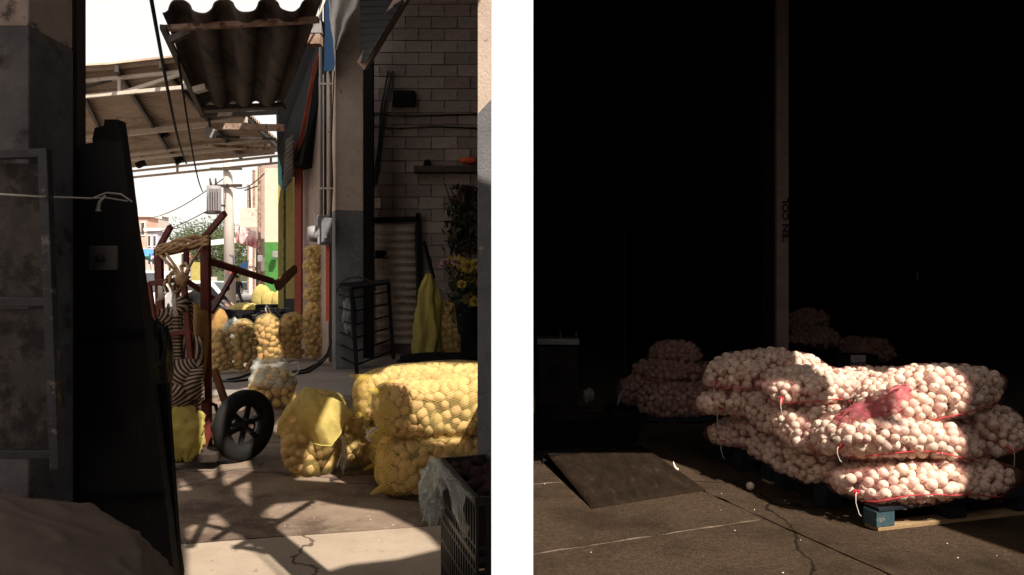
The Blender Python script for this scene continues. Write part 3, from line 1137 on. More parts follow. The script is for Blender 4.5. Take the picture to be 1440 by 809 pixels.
class Sack:
    """superellipsoid body in its own frame"""
    def __init__(s, loc, rot, a, p=3.0, bend=0, seed=0, lump=.06):
        s.loc, s.rot, s.a, s.p, s.bend, s.seed, s.lump = Vector(loc), rot, a, p, bend, seed, lump
        s.q = rot.to_quaternion()
        s.qi = s.q.inverted()

    def surf(s, d, k=1.0):
        a, p = s.a, s.p
        r = (abs(d.x / a[0]) ** p + abs(d.y / a[1]) ** p + abs(d.z / a[2]) ** p) ** (-1 / p)
        q = d * r * k
        f = 1 + s.lump * mnoise.noise(Vector((q.x / a[1], q.y / a[1], q.z / a[1])) * 1.3 + Vector((s.seed * 3.3, 0, s.seed)))
        q = q * f
        g_ = Vector((math.copysign(abs(q.x / a[0]) ** (p - 1) / a[0], q.x), math.copysign(abs(q.y / a[1]) ** (p - 1) / a[1], q.y), math.copysign(abs(q.z / a[2]) ** (p - 1) / a[2], q.z))).normalized()
        q.z += s.bend * (q.x / a[0]) ** 2
        return q, g_

    def inside(s, wp, k=.93):
        q = s.qi @ (wp - s.loc)
        q.z -= s.bend * (q.x / s.a[0]) ** 2
        return sum(abs(q[i] / s.a[i]) ** s.p for i in range(3)) < k

    def points(s, dmin, others, n=5000, zmin=-2, face=-.2, limit=300):
        a = s.a
        res, arr = [], np.empty((0, 3))
        lr = random.Random(s.seed * 17 + 3)
        area = [a[1] * a[2], a[0] * a[2], a[0] * a[1]]
        for _ in range(n):
            ax = lr.choices((0, 1, 2), area)[0]
            d = [lr.uniform(-1, 1) * a[i] for i in range(3)]
            d[ax] = math.copysign(a[ax], lr.random() - .5)
            q, g_ = s.surf(Vector(d))
            if len(arr) and ((arr - np.array(q)) ** 2).sum(1).min() < dmin * dmin:
                continue
            arr = np.vstack([arr, np.array(q)])
            wp = s.loc + s.q @ q
            wn = s.q @ g_
            if wp.z < .03 or q.z < zmin:
                continue
            v = (CAMP - wp).normalized()
            if wn.dot(v) < face:
                continue
            if any(t.inside(wp) for t in others if t is not s):
                continue
            res.append((q, g_, (wp - CAMP).length))
        res.sort(key=lambda t: t[2])
        return res[:limit]

    def hull(s, k, nu=36, nv=20):
        loops = []
        for j in range(nv + 1):
            ph = math.pi * j / nv
            l = []
            for i in range(nu):
                th = 2 * math.pi * i / nu
                d = Vector((math.sin(ph) * math.cos(th) * s.a[0], math.sin(ph) * math.sin(th) * s.a[1], -math.cos(ph) * s.a[2]))
                q, _ = s.surf(d, k)
                l.append(q)
            loops.append(l)
        return loops

    def path(s, fx, n=40, k=1.06):
        """line on the skin: fx(t) gives a direction in units of the half sizes"""
        res = []
        for i in range(n + 1):
            d = fx(i / n)
            q, _ = s.surf(Vector((d[0] * s.a[0], d[1] * s.a[1], d[2] * s.a[2])), k)
            res.append(q)
        return res


def fill_sack(root, sk, meshes, piece, rad, others, fillmat, netmat, netk=1.0, face=-.2, tang=False, n=5000, dk=1.72, sv=.16, limit=300, zmin=-2, emb=(.5, .85)):
    root.rotation_mode = 'QUATERNION'
    root.location = sk.loc
    root.rotation_quaternion = sk.q
    root['local'] = 1
    lr = random.Random(sk.seed + 99)
    for q, g_, _ in sk.points(rad * dk, others, n, zmin, face, limit):
        sc = rad * lr.uniform(1 - sv, 1 + sv)
        if tang:
            rq = g_.to_track_quat('Z', 'Y') @ Quaternion((0, 0, 1), lr.uniform(0, 6.28)) @ Quaternion((0, 1, 0), lr.gauss(0, .35))
        else:
            rq = Euler((lr.uniform(0, 6.28), lr.uniform(0, 6.28), lr.uniform(0, 6.28))).to_quaternion()
        inst(piece, lr.choice(meshes), root, q - g_ * rad * lr.uniform(*emb), rq, (sc, sc * lr.uniform(.9, 1.08), sc))
    mb = MB()
    kk = 1 - rad * 1.25 / min(sk.a)
    mb.loft(sk.hull(kk))
    f = mb.build('packed_filling', fillmat, None, True)
    f.parent = root
    f['kind'] = 'stuff'
    if netmat:
        mb = MB()
        mb.loft(sk.hull(1 + rad * netk * .3 / min(sk.a)))
        nn = mb.build('net', netmat, None, True)
        nn.parent = root
    return root


def lpart(root, mb, name, m, smooth=True):
    o = mb.build(name, m, None, smooth)
    o.parent = root
    return o


EUL = lambda x, y, z: Euler((R(x), R(y), R(z))).to_matrix()

# ------------------------------------------------------------------ big potato sacks by the grey post
big = [
    ('plump yellow potato sack stacked on top at the front beside grey post', (-.39, 4.72, .555), EUL(0, -1, 9), (.50, .27, .185), 'a'),
    ('yellow potato sack lying on the floor at the bottom of the front stack', (-.40, 4.70, .192), EUL(0, 1, 10), (.47, .26, .188), 'b'),
    ('long yellow potato sack on top behind the front stack', (-.50, 5.28, .565), EUL(0, -1, 6), (.62, .26, .19), 'c'),
    ('yellow potato sack at the bottom behind the front stack', (-.46, 5.27, .19), EUL(0, 0, 6), (.56, .26, .185), 'd'),
]
bs = [Sack(l, r, a, 4.0, -.02, i + 1, .05) for i, (_, l, r, a, _k) in enumerate(big)]
for i, (lb, l, r, a, k) in enumerate(big):
    t = thing('potato_sack', lb, 'potato sack', l, 'yellow potato sacks stacked by the grey post')
    fill_sack(t, bs[i], POTATO, 'potato', .032, bs, M['potatofill'], M['yellownet'], 1.0, -.15, True, 9000, 1.58, .16, 300, -2, (.70, .98))
    # gathered yellow mesh at the left end of the sack
    sk = bs[i]
    mb = MB()
    loops = []
    for j in range(13):
        ph0 = .04 + (math.pi * .27) * j / 12
        l2 = []
        for q in range(48):
            th = 2 * math.pi * q / 48
            ph = ph0 * (1 + .22 * (j / 12) * nz(math.cos(th) * 2, math.sin(th) * 2, i * 3))
            d = Vector((-math.cos(ph) * sk.a[0], math.sin(ph) * math.cos(th) * sk.a[1], math.sin(ph) * math.sin(th) * sk.a[2]))
            v, _g = sk.surf(d, 1.03 + .022 * math.sin(th * 11 + 2 * nz(j * .4, i)) + .02 * nz(th * 3, j * .6, i))
            l2.append(v)
        loops.append(l2)
    mb.loft(loops)
    mb.add(loops[0], [tuple(range(48))])
    lpart(t, mb, 'mesh_end', M['yellowgauze'])
    for sgn in (-1, 1):                                    # corner ears
        mb = MB()
        e = Vector((-sk.a[0] * 1.0, -sk.a[1] * .75, sgn * sk.a[2] * .75))
        mb.tube([e + Vector((.08, .05, -sgn * .03)), e + Vector((-.02, -.01, 0)), e + Vector((-.05, -.02, sgn * .012))], [.035, .016, .004], 8)
        lpart(t, mb, 'corner_ear', M['yellowgauze'])
mb = MB()
q = P(524, 606, 4.5)
for k in range(5):
    mb.tube([q + Vector((.05, .02, .02)), q + Vector((.0, -.02, rnd(-.02, .03))), q + Vector((-.035, -.02, rnd(-.04, .02))), q + Vector((-.02 + rnd(0, .03), -.02, -.06))], .006, 5)
tag(mb.build('tie', M['whiterope'], None, True), 'pale cord tie at the left end of the top potato sack', 'cord')

# ------------------------------------------------------------------ yellow draped sack and neighbour
s1 = Sack(P(436, 616, 5.02) + Vector((0, .05, 0)), EUL(8, 4, 20), (.20, .20, .31), 2.3, 0, 21, .08)
s2 = Sack(P(513, 624, 5.35), EUL(0, 6, 0), (.19, .17, .225), 2.5, 0, 22, .08)
t = thing('potato_sack', 'squat potato sack under a draped yellow mesh cloth', 'potato sack', s1.loc)
fill_sack(t, s1, POTATO, 'potato', .036, [s2], M['potatofill'], M['yellownet'], 1, -.1, True, 3500)
t = thing('potato_sack', 'small potato sack between the yellow draped sack and the big stack', 'potato sack', s2.loc)
fill_sack(t, s2, POTATO, 'potato', .036, [s1, bs[0], bs[1]], M['potatofill'], M['yellownet'], 1, -.1, True, 3500)
DY = 5.05
hemf = [(388, 612), (402, 616), (420, 619), (440, 623), (465, 628), (474, 614), (484, 600), (500, 580)]
hemb = [(490, 574), (470, 572), (440, 574), (412, 582), (396, 596)]
loop = [P(a, b, DY - .24 + .30 * abs(i - 4) / 5) for i, (a, b) in enumerate(hemf)] + [P(a, b, DY + .30) for a, b in hemb]
ridge = [(418, 560), (421, 553), (424, 548), (428, 545), (434, 545), (440, 546), (448, 551), (462, 560)]
ridgeb = [(455, 556), (447, 552), (438, 549), (430, 549), (424, 553)]
rl = [P(a, b, DY - .02) for a, b in ridge] + [P(a, b, DY + .10) for a, b in ridgeb]


def dens(l, k=4):
    res = []
    for i in range(len(l)):
        a, b = l[i], l[(i + 1) % len(l)]
        for j in range(k):
            res.append(a.lerp(b, j / k))
    return res


la, lb_ = dens(rl), dens(loop)
loops = []
for j in range(15):
    u = j / 14
    l = []
    for i in range(len(la)):
        q = la[i].lerp(lb_[i], u)
        q += Vector((0, -.10 * math.sin(math.pi * u) ** .8 * (1 if i < 32 else -1), .05 * math.sin(math.pi * u)))
        q += Vector((nz(i * .22, u * 3), nz(i * .22, u * 3, 4), 0)) * .028 * u
        q.z += .008 * nz(i * .5, u * 6, 9)
        q += Vector((0, 1, .3)) * (.010 * u * math.sin(i * 1.3 + 3 * nz(i * .2, u * 2)) + .012 * (abs(nz(i * .33 + u * 4, u * 5)) - .2))
        l.append(q)
    loops.append(l)
mb = MB()
mb.loft(loops)
mb.add([p for p in loops[0]], [tuple(range(len(la)))])
cv = mb.build('mesh_cloth', M['yellowmesh'], None, True)
tag(cv, 'bright yellow mesh cloth draped over the squat potato sack', 'mesh cloth')
mb = MB()
hem = [p + Vector((0, -.004, 0)) for p in loops[-1][:29]]
mb.tube(hem, .006, 5)
h = mb.build('hem', M['yellowmesh2'], cv, True)
mb = MB()
for k in range(6):
    a = P(474 + rnd(-2, 2), 612, 5.0)
    mb.tube([a, P(482 + rnd(-3, 5), 622 + rnd(-8, 6), 4.97), P(486 + rnd(-4, 3), 640 + rnd(-12, 6), 4.99), P(474 + rnd(-1, 9), 668 + rnd(-18, 4), 5.0)], .0035, 4)
tag(mb.build('cord', M['whiterope'], None, True), 'loose white cord ends between the yellow cloth and small potato sack', 'cord')

# ------------------------------------------------------------------ row of standing potato sacks
rows_ = [
    (308, 526, 16.6, 62, 'standing potato sack at the left end of the row behind hand truck', None),
    (339, 524, 17.9, 72, 'standing potato sack with clear plastic bag behind its top, second from left', None),
    (374, 512, 17.3, 68, 'standing potato sack with white tie loop, third in the row', 'tie'),
    (408, 508, 17.0, 66, 'standing potato sack between the tied one and the red post', None),
    (441, 507, 18.6, 73, 'standing potato sack at the right end of the row by the pillar', 'tie'),
]
rs = []
for i, (px, by, hw_, hp, lb, tie) in enumerate(rows_):
    Y = CAMH * FPX / (by - HY)
    a = hw_ / FPX * Y
    hh = hp / FPX * Y / 2
    rs.append((Sack((P(px, by, Y).x, Y + a * .5, hh * 1.0), EUL(rnd(-3, 3), rnd(-3, 3), rnd(0, 90)), (a, a * .95, hh), 2.9, 0, 31 + i, .07), lb, tie, Y))
for sk, lb, tie, Y in rs:
    t = thing('potato_sack', lb, 'potato sack', sk.loc, 'potato sacks standing in a row')
    fill_sack(t, sk, GOLD, 'potato', .052, [x[0] for x in rs], M['potatofill'], M['palenet'], 1.2, -.05, True, 2500, 1.68)
    mb = MB()                                              # gathered neck of the bag
    loops = []
    for j in range(8):
        u = j / 7
        rr = sk.a[0] * (.85 - .62 * u ** .7)
        loops.append([(rr * math.cos(th) * (1 + .1 * math.sin(th * 7)), rr * math.sin(th) * (1 + .1 * math.sin(th * 7)), sk.a[2] * (.86 + .24 * u)) for th in np.linspace(0, 2 * math.pi, 29)[:-1]])
    mb.loft(loops)
    lpart(t, mb, 'gathered_neck', M['palenet'])
    if tie:
        mb = MB()
        z = sk.a[2] * 1.08
        mb.tube([(0, 0, z), (-.04, 0, z + .08), (0, 0, z + .15), (.05, 0, z + .10), (.03, -.05, z)], .014, 6)
        lpart(t, mb, 'tie_loop', M['whiterope'])
mb = MB()
mb.loft(blob(P(328, 462, 11.6), (.16, .12, .15), 2.2, 24, 16, .4, 3, 4))
tag(mb.build('plastic_bag', M['clearfilm'], None, True), 'clear plastic bag bunched up behind the second standing sack', 'bag')

# single bag with clear top in front of the row
sk = Sack(P(384, 548, 7.8) + Vector((0, 0, -.0)), EUL(0, 4, 15), (.245, .22, .235), 2.7, 0, 51, .07)
t = thing('potato_sack', 'short potato sack with crumpled clear plastic top behind the wheel', 'potato sack', sk.loc)
fill_sack(t, sk, POTATO, 'potato', .05, [], M['potatofill'], M['palenet'], 1, -.1, True, 2500, 1.68)
mb = MB()
lp = []
for j in range(10):
    u = j / 9
    rr = .245 * (1.06 - .1 * u) if u < .3 else .245 * (1.05 - .35 * u)
    lp.append([(rr * math.cos(th) * (1 + .22 * u * nz(k * .5, j * .4)) - .05 * u, rr * .95 * math.sin(th) * (1 + .22 * u * nz(k * .5, j * .4, 3)), .06 + .26 * u + .07 * u * nz(k * .45, 2)) for k, th in enumerate(np.linspace(0, 2 * math.pi, 41)[:-1])])
mb.loft(lp)
lpart(t, mb, 'plastic_top', M['clearfilm'])
mb = MB()
mb.tube([(.16, -.12, .30), (.24, -.14, .33), (.27, -.14, .27), (.24, -.14, .20), (.18, -.15, .18)], .012, 6)
lpart(t, mb, 'tie_loop', M['clearfilm'])

# small sacks stacked up the wall by the pillar, and cables on the floor
cols = [(444, 356, 'topmost'), (442, 373, 'second'), (444, 393, 'third'), (442, 414, 'fourth'), (444, 433, 'lowest')]
css = [Sack(P(px, py, 12.6), EUL(rnd(-8, 8), rnd(-8, 8), rnd(0, 90)), (.185, .17, .135), 2.3, 0, 70 + i, .12) for i, (px, py, _) in enumerate(cols)]
for (px, py, wd), sk in zip(cols, css):
    t = thing('potato_sack', 'small greenish net sack, %s of the column hung beside the meter box' % wd, 'potato sack', sk.loc, 'small sacks hung in a column')
    fill_sack(t, sk, POTATO, 'potato', .042, css, M['potatofill'], M['yellownet'], 1, -.1, True, 900, 1.7)
mb = MB()
mb.tube([P(444, 350, 12.6), P(443, 300, 12.55)], .012, 5)
tag(mb.build('cord', M['whiterope'], None, True), 'cord from which the column of small sacks hangs', 'cord')
cb = thing('cable', 'black cable snaking over the floor behind the sacks to the pillar', 'cable', G(430, 522))
for pts in (((318, 536), (335, 533), (352, 527), (372, 524), (400, 526), (428, 522), (446, 513), (460, 498), (466, 478)), ((300, 537), (330, 538), (360, 534), (400, 530), (432, 525), (452, 512), (462, 500))):
    mb = MB()
    pp = []
    for a, b in pts:
        if b >= 508:
            q = G(a, b)
        else:
            q = P(a, b, 11.1)
        q.z = max(q.z, .014)
        pp.append(q)
    r2 = []
    for i in range(len(pp) - 1):
        for k in range(4):
            r2.append(pp[i].lerp(pp[i + 1], k / 4))
    mb.tube(r2 + [pp[-1]], .018, 6)
    mb.build('wire', M['blackgloss'], cb, True)

# ------------------------------------------------------------------ crate of tubers with plastic liner
L_ = Vector((-.294, 3.0, 0))
du = Vector((.30, -.954, 0)).normalized()
dv = Vector((.954, .30, 0)).normalized()
CL, CW, CHT = .58, .19, .615
ct = thing('crate', 'black plastic lattice crate in front of the grey post with plastic liner', 'crate', L_ + du * CL / 2 + dv * CW / 2)


def cpt(u, v, z):
    return L_ + du * (u * CL) + dv * (v * CW) + Vector((0, 0, z))


for (ua, va, ub, vb) in ((0, 0, 1, 0), (1, 0, 1, 1), (1, 1, 0, 1), (0, 1, 0, 0)):
    a, b = cpt(ua, va, 0), cpt(ub, vb, 0)
    fr = MB()
    up = Vector((0, 0, 1))
    nn = up.cross(b - a).normalized()
    fr.bar(a + up * .60, b + up * .60, .03, .014, nn)
    sidep = fr.build('side_rail', M['blackgloss'], ct)
    MB().bar(a + up * .40, b + up * .40, .022, .012, nn).build('rail', M['blackgloss'], sidep)
    MB().bar(a + up * .02, b + up * .02, .04, .014, nn).build('rail', M['blackgloss'], sidep)
    n = 15 if ua != ub else 5
    for k in range(n + 1):
        t = k / n
        MB().bar(a.lerp(b, t) + up * .03, a.lerp(b, t) + up * .60, .011, .010, nn).build('slat', M['blackgloss'], sidep)
    for k in range(5):
        z = .10 + k * .085
        MB().bar(a + up * z, b + up * z, .010, .008, nn).build('slat', M['blackgloss'], sidep)
mb = MB()
mb.prism([cpt(.02, .05, .02), cpt(.98, .05, .02), cpt(.98, .95, .02), cpt(.02, .95, .02)], (0, 0, .01))
mb.build('base', M['blackgloss'], ct)
mb = MB()
mb.prism([cpt(.03, .06, .36), cpt(.97, .06, .36), cpt(.97, .94, .36), cpt(.03, .94, .36)], (0, 0, .16))
tag(mb.build('tuber_heap', M['tuber'], None), 'dark heap of tubers filling the lattice crate below its top layer', 'tubers', kind='stuff')
tb = []
lr = random.Random(5)
for k in range(900):
    u, v = lr.uniform(.05, .95), lr.uniform(.1, .9)
    q = cpt(u, v, 0)
    if any((q - x).length < .044 for x in tb):
        continue
    tb.append(q)
for i, q in enumerate(tb):
    r0 = lr.uniform(.026, .036)
    o = bpy.data.objects.new('tuber', lr.choice(TUBER))
    C.objects.link(o)
    o.location = q + Vector((0, 0, .568 + lr.uniform(-.02, .03)))
    o.rotation_euler = (lr.uniform(-.6, .6), lr.uniform(-.6, .6), lr.uniform(0, 6))
    o.scale = (r0 * 1.35, r0, r0 * .85)
    tag(o, 'dark earthy tuber in the top layer of the lattice crate', 'tuber', 'dark tubers in the lattice crate')
# liner: folded over the long side and hanging as a bunch at the left corner
mb = MB()
vs, fs = [], []
n, m_ = 40, 12
for j in range(m_ + 1):
    for i in range(n + 1):
        u, v = i / n, j / m_
        drop = .05 + .13 * (.5 + .5 * math.sin(u * 9 + .6)) * (.6 + .5 * u)
        outw = -.022 - .03 * math.sin(math.pi * v) - .016 * nz(u * 14, v * 4)
        z = .625 - drop * max(0, v - .25) / .75 + .008 * nz(u * 20, v * 9, 2)
        inn = .05 * max(0, .25 - v) / .25
        vs.append(cpt(u * 1.02 - .02, 0, 0) + dv * (outw * min(1, v * 4) + inn) + Vector((0, 0, z - (.06 * max(0, .25 - v) / .25))))
for j in range(m_):
    for i in range(n):
        k = j * (n + 1) + i
        fs.append((k, k + 1, k + n + 2, k + n + 1))
mb.add(vs, fs)
ln = mb.build('plastic_liner', M['clearfilm'], None, True)
tag(ln, 'clear plastic liner folded over the rim of the lattice crate', 'plastic sheet')
mb = MB()
mb.loft(blob(cpt(.03, -.25, .475), (.05, .055, .12), 2.2, 54, 44, .34, 4.6, 17))
mb.build('bunch', M['clearfilm'], ln, True)

# ------------------------------------------------------------------ right side of the left bay: pillar and alcove
yw = math.atan2(.39, 1)
prot = Matrix.Rotation(yw, 3, 'Z')
pc = Vector(((483 - 720) / 1000 * 11.3 + .03, 11.45, 0))
r_ = thing('pillar', 'cream over grey concrete pillar with conduits and a meter box', 'pillar', pc)
zs = 1.35 + (HY - 296) / 1000 * 11.2
MB().box(pc + Vector((0, 0, zs / 2)), (.44, .42, zs), prot).build('painted_base', M['greypost'], r_, bevel=.01)
MB().box(pc + Vector((0, 0, (zs + 6.6) / 2)), (.436, .416, 6.6 - zs - .004), prot).build('painted_shaft', M['palepost'], r_, bevel=.01)
EDGE = 11.15
mb = MB()
mb.bar(P(461, 340, EDGE), P(461, 452, EDGE), .055, .03, (0, 1, 0))
mb.build('orange_stripe', M['orange'], r_)
for px, m_, rr in ((451, 'conduit', .028), (457, 'darksteel', .022), (463, 'palesteel', .03)):
    mb = MB()
    mb.tube([P(px, -20, EDGE - .03), P(px + .5, 318, EDGE - .03)], rr, 8)
    mb.build('conduit', M[m_], r_, True)
MB().tube([P(470, 100, EDGE - .04), P(468, 150, EDGE - .05), P(466, 200, EDGE - .04), P(468, 260, EDGE - .04), P(464, 320, EDGE - .05)], .01, 6).build('wire', M['blackgloss'], r_, True)
for y in (118, 265):
    MB().bar(P(449, y, EDGE - .06), P(469, y, EDGE - .06), .03, .012, (0, 1, 0)).build('clip', M['palesteel'], r_)
mtr = thing('meter_box', 'grey electric meter box mounted on the cream and grey pillar', 'meter', P(452, 325, EDGE - .1))
MB().box(P(455, 324, EDGE - .12), (.20, .14, .46), prot).build('case', M['conduit'], mtr, bevel=.012)
MB().box(P(459, 324, EDGE - .22), (.16, .05, .38), prot).build('cover', M['greypost'], mtr, bevel=.01)
mb = MB()
mb.tube([P(444, 329, EDGE - .12), P(438, 329, EDGE - .16), P(433, 329, EDGE - .18)], [.13, .125, .11], 18)
mb.build('dial', M['conduit'], mtr, True)
MB().ball(P(459, 334, EDGE - .26), .022, 8, 6).build('knob', M['palesteel'], mtr, True)

# alcove: block wall
BY = 13.7
bw = thing('block_wall', 'dim painted block wall at the back of the alcove', 'wall', (-1.6, BY, 0))
x0, x1 = -3.3, -.06
MB().box(((x0 + x1) / 2, BY + .118, 3.52), (x1 - x0, .2, 7.04)).build('core', M['joint'], bw)
bme = {}
bh, bl = .232, .5
z = 0
row = 0
while z < 6.9:
    x = x0 - (.25 if row % 2 else 0)
    while x < x1 - .02:
        a_, b_ = max(x, x0), min(x + bl, x1)
        if b_ - a_ > .06:
            key = (round(b_ - a_, 3), random.randrange(6))
            if key not in bme:
                mb = MB()
                mb.box((0, 0, 0), (key[0] - .016, .07, bh - .016), jit=.007)
                me = mb.mesh('brick')
                me.materials.append(M['brick'])
                bme[key] = me
            hh = min(bh, 7.1 - z)
            if hh > .2:
                inst('brick', bme[key], bw, Vector(((a_ + b_) / 2, BY + .035 + rnd(-.007, .007), z + bh / 2)) - bw.location)
        x += bl
    z += bh
    row += 1
for pts in (((505, 176), (560, 181), (610, 178), (675, 181)), ((505, 160), (580, 163), (675, 161))):
    o = MB().tube([P(a, b, BY - .03) for a, b in pts], .016, 6).build('cable', M['blackgloss'], None, True)
    tag(o, ['lower', 'upper'][pts[0][1] == 160] + ' of the two thin black cables running across the block wall', 'cable', 'cables across the block wall')
for k, pts in enumerate((((552, 100), (541, 150), (535, 210), (528, 260)), ((546, 100), (536, 150), (533, 200), (524, 265)))):
    o = MB().tube([P(a, b, BY - .05) for a, b in pts], .018, 6).build('cable', M['blackgloss'], None, True)
    tag(o, ['right', 'left'][k] + ' one of two black cables dropping down the block wall by the doorway', 'cable', 'cables dropping down the block wall')
o = MB().box(P(568, 139, BY - .06), (.42, .1, .30)).build('vent_box', M['black'], bevel=.01)
tag(o, 'small black box fixed high on the block wall', 'box')
o = MB().box(P(629, 239, BY - .14), (1.24, .26, .12)).build('shelf', M['darksteel'], bevel=.006)
tag(o, 'dark wall shelf board on the block wall', 'shelf')
mb = MB()
mb.loft(blob(P(660, 226, BY - .14), (.17, .1, .06), 2.5, 20, 12, .3, 2, 5))
tag(mb.build('bag', M['orange'], None, True), 'orange packet lying on the dark wall shelf', 'packet')
tag(MB().loft(blob(P(601, 230, BY - .14), (.07, .07, .07), 2.2, 14, 10, .3, 2, 6)).build('clod', M['black'], None, True), 'small black lump on the left end of the wall shelf', 'lump')
o = MB().box(P(532, 286, BY - .04), (.12, .06, .2)).build('switch_box', M['palesteel'], bevel=.01)
tag(o, 'small pale switch box beside the top of the cream door', 'switch')
MB().bar(P(516, -60, 12.9), P(516, 530, 12.9), .24, .12, (0, 1, 0)).build('dark_gap_strip', M['black'])  # black strip put in for the dark gap beside the door
tag(bpy.data.objects['dark_gap_strip'], 'black strip filling the dark gap between the grey pillar and the cream door', 'column')

dr = thing('corrugated_door', 'cream corrugated steel door with a latch against the block wall', 'door', P(556, 480, BY - .1))
DYY = BY - .12
vs, fs = [], []
nr = 120
for j in range(nr + 1):
    t = j / nr
    py = 316 + t * 168
    dz = .035 * math.sin(t * math.pi * 2 * 15)
    vs.append(P(527 + t * 3, py, DYY + dz))
    vs.append(P(583 + t * 4, py, DYY + dz))
for j in range(nr):
    fs.append((2 * j, 2 * j + 1, 2 * j + 3, 2 * j + 2))
mb = MB()
mb.add(vs, fs)
o = mb.build('sheet', M['creamdoor'], dr, True)
o.modifiers.new('thick', 'SOLIDIFY').thickness = .01
mb = MB()
mb.bar(P(522, 310, DYY), P(590, 308, DYY), .10, .08, (0, 1, 0))
mb.bar(P(588, 300, DYY), P(594, 486, DYY), .08, .08, (0, 1, 0))
mb.build('frame', M['black'], dr)
mb = MB()
mb.box(P(534, 358, DYY - .06), (.17, .03, .15))
mb.bar(P(524, 363, DYY - .08), P(545, 362, DYY - .08), .03, .03, (0, 1, 0))
mb.ball(P(540, 356, DYY - .1), .05, 10, 8)
mb.build('latch', M['black'], dr)
# rolling shutter sloping at the alcove top
rs_ = thing('shutter', 'dark ribbed shutter tilted under the alcove ceiling', 'shutter', P(540, 40, 9))
vs, fs = [], []
n = 60
for i in range(n + 1):
    t = i / n
    dd = .02 * math.sin(t * math.pi * 2 * 12)
    vs += [P(506 + 0 * t, -30 + t * 120, 10.4) + Vector((0, dd, dd)), P(585 - t * 70, -30 + t * 115, 9.4) + Vector((0, dd, dd))]
for i in range(n):
    fs.append((2 * i, 2 * i + 1, 2 * i + 3, 2 * i + 2))
mb = MB()
mb.add(vs, fs)
mb.build('sheet', M['black'], rs_, True)
MB().bar(P(572, -12, 9.4), P(510, 92, 10.3), .16, .10, (0, 1, 0)).build('edge_beam', M['pinkwall'], rs_)

# black slatted rack
rk = thing('rack', 'black metal slatted rack standing in front of the grey pillar', 'rack', P(508, 525, 10.9))
c4 = [(475, 400, 11.1), (546, 397, 11.3), (552, 508, 11.4), (479, 514, 11.2)]
q0, q1 = 10.9, 10.55
for a, b, ya in (((473, 400), (479, 514), 11.3), ((546, 397), (553, 505), 11.3), ((494, 405), (502, 526), 10.6)):
    MB().bar(P(*a, ya), P(*b, ya), .05, .05, (0, 1, 0)).build('leg', M['black'], rk)
mb = MB()
MB().prism([P(470, 401, 11.35), P(548, 396, 11.35), P(548, 400, 11.0), P(494, 408, 10.55)], (0, 0, .035)).build('top', M['black'], rk)
for k in range(6):
    t = .12 + k * .155
    a = P(473 + 6 * t, 400 + 114 * t, 11.3)
    b = P(494 + 8 * t, 405 + 121 * t, 10.6)
    c = P(546 + 7 * t, 397 + 108 * t, 11.3)
    MB().bar(a, b, .035, .02).build('slat', M['black'], rk)
    MB().bar(b, c, .03, .02).build('slat', M['black'], rk)
mb = MB()
mb.loft(blob(P(492, 444, 11.0), (.10, .06, .30), 2.2, 20, 20, .5, 2.4, 9))
tag(mb.build('cloth', M['greypost'], None, True), 'grey rag hanging inside the black rack', 'rag')
mb = MB()
pp = [P(473 + 28 * (1 - math.cos(t * 3.0)), 412 - 22 * math.sin(t * 3.0), 11.0) for t in np.linspace(0, 1, 14)]
tag(mb.tube(pp, .014, 6).build('hose', M['blackgloss'], None, True), 'black hose arched over the black rack', 'hose')

# hanging yellow mesh bag
loops = []
for j in range(22):
    t = j / 21
    y = 385 + t * 121
    wpx = 4 + 9 * min(1, t * 5) + 5 * t
    l = []
    for k in range(48):
        th = 2 * math.pi * k / 48
        f = 1 + .24 * math.sin(th * 5 + 3 * nz(t * 2, 1) + t) * min(1, t * 3 + .2) + .22 * nz(k * .35, t * 5) + .1 * nz(k * .9, t * 9)
        l.append(P(603 - 4 * t + wpx * f * math.cos(th), y + 2 * nz(k * .4, j), 12.6 + .12 * f * math.sin(th)))
    loops.append(l)
mb = MB()
mb.loft(loops, caps=True)
tag(mb.build('mesh_bag', M['yellowmesh2'], None, True), 'long empty yellow mesh bag hanging in folds by the flowers', 'mesh bag')
MB().bar(P(596, 340, 12.9), P(610, 392, 12.7), .05, .05).build('timber', M['black'])
tag(bpy.data.objects['timber.001'], 'dark stick the empty yellow mesh bag hangs from', 'stick')
sk = Sack(P(637, 462, 12.9), EUL(0, 0, 20), (.27, .22, .52), 2.8, 0, 81, .05)
t = thing('potato_sack', 'tall dim potato sack in shadow between yellow mesh bag and flowers', 'potato sack', sk.loc)
fill_sack(t, sk, POTATO, 'potato', .05, [], M['potatofill'], M['yellownet'], 1, -.05, True, 2500, 1.7)
o = MB().box(P(662, 480, 12.4), (.34, .34, .75)).build('bin', M['black'], bevel=.02)
tag(o, 'black bin at the foot of the flowers', 'bin')
o = MB().loft(blob(P(618, 510, 12.3), (.75, .3, .16), 2.4, 24, 14, .3, 3, 7)).build('black_sack', M['black'], None, True)
tag(o, 'low black sack on the alcove floor below the yellow mesh bag', 'sack')

# flowers
fl = thing('flower_bunch', 'bunch of yellow and pink flowers in a dark bucket by the grey post', 'flowers', P(655, 440, 11.8))
MB().tube([P(658, 470, 11.9), P(657, 425, 11.9)], [.16, .22], 16).build('bucket', M['black'], fl)


def flower_mesh(m, n, r):
    mb = MB()
    for k in range(n):
        a = 2 * math.pi * k / n
        d = Vector((math.cos(a), math.sin(a), 0))
        s_ = Vector((-math.sin(a), math.cos(a), 0))
        zz = Vector((0, 0, .1 * r * math.sin(k * 2.3)))
        mb.add([d * r * .25, d * r * .7 + s_ * r * .2 + zz, d * r + zz * 2 + Vector((0, 0, -.06 * r)), d * r * .7 - s_ * r * .2 + zz], [(0, 1, 2, 3)])
    me = mb.mesh('bloom')
    me.materials.append(m)
    return me


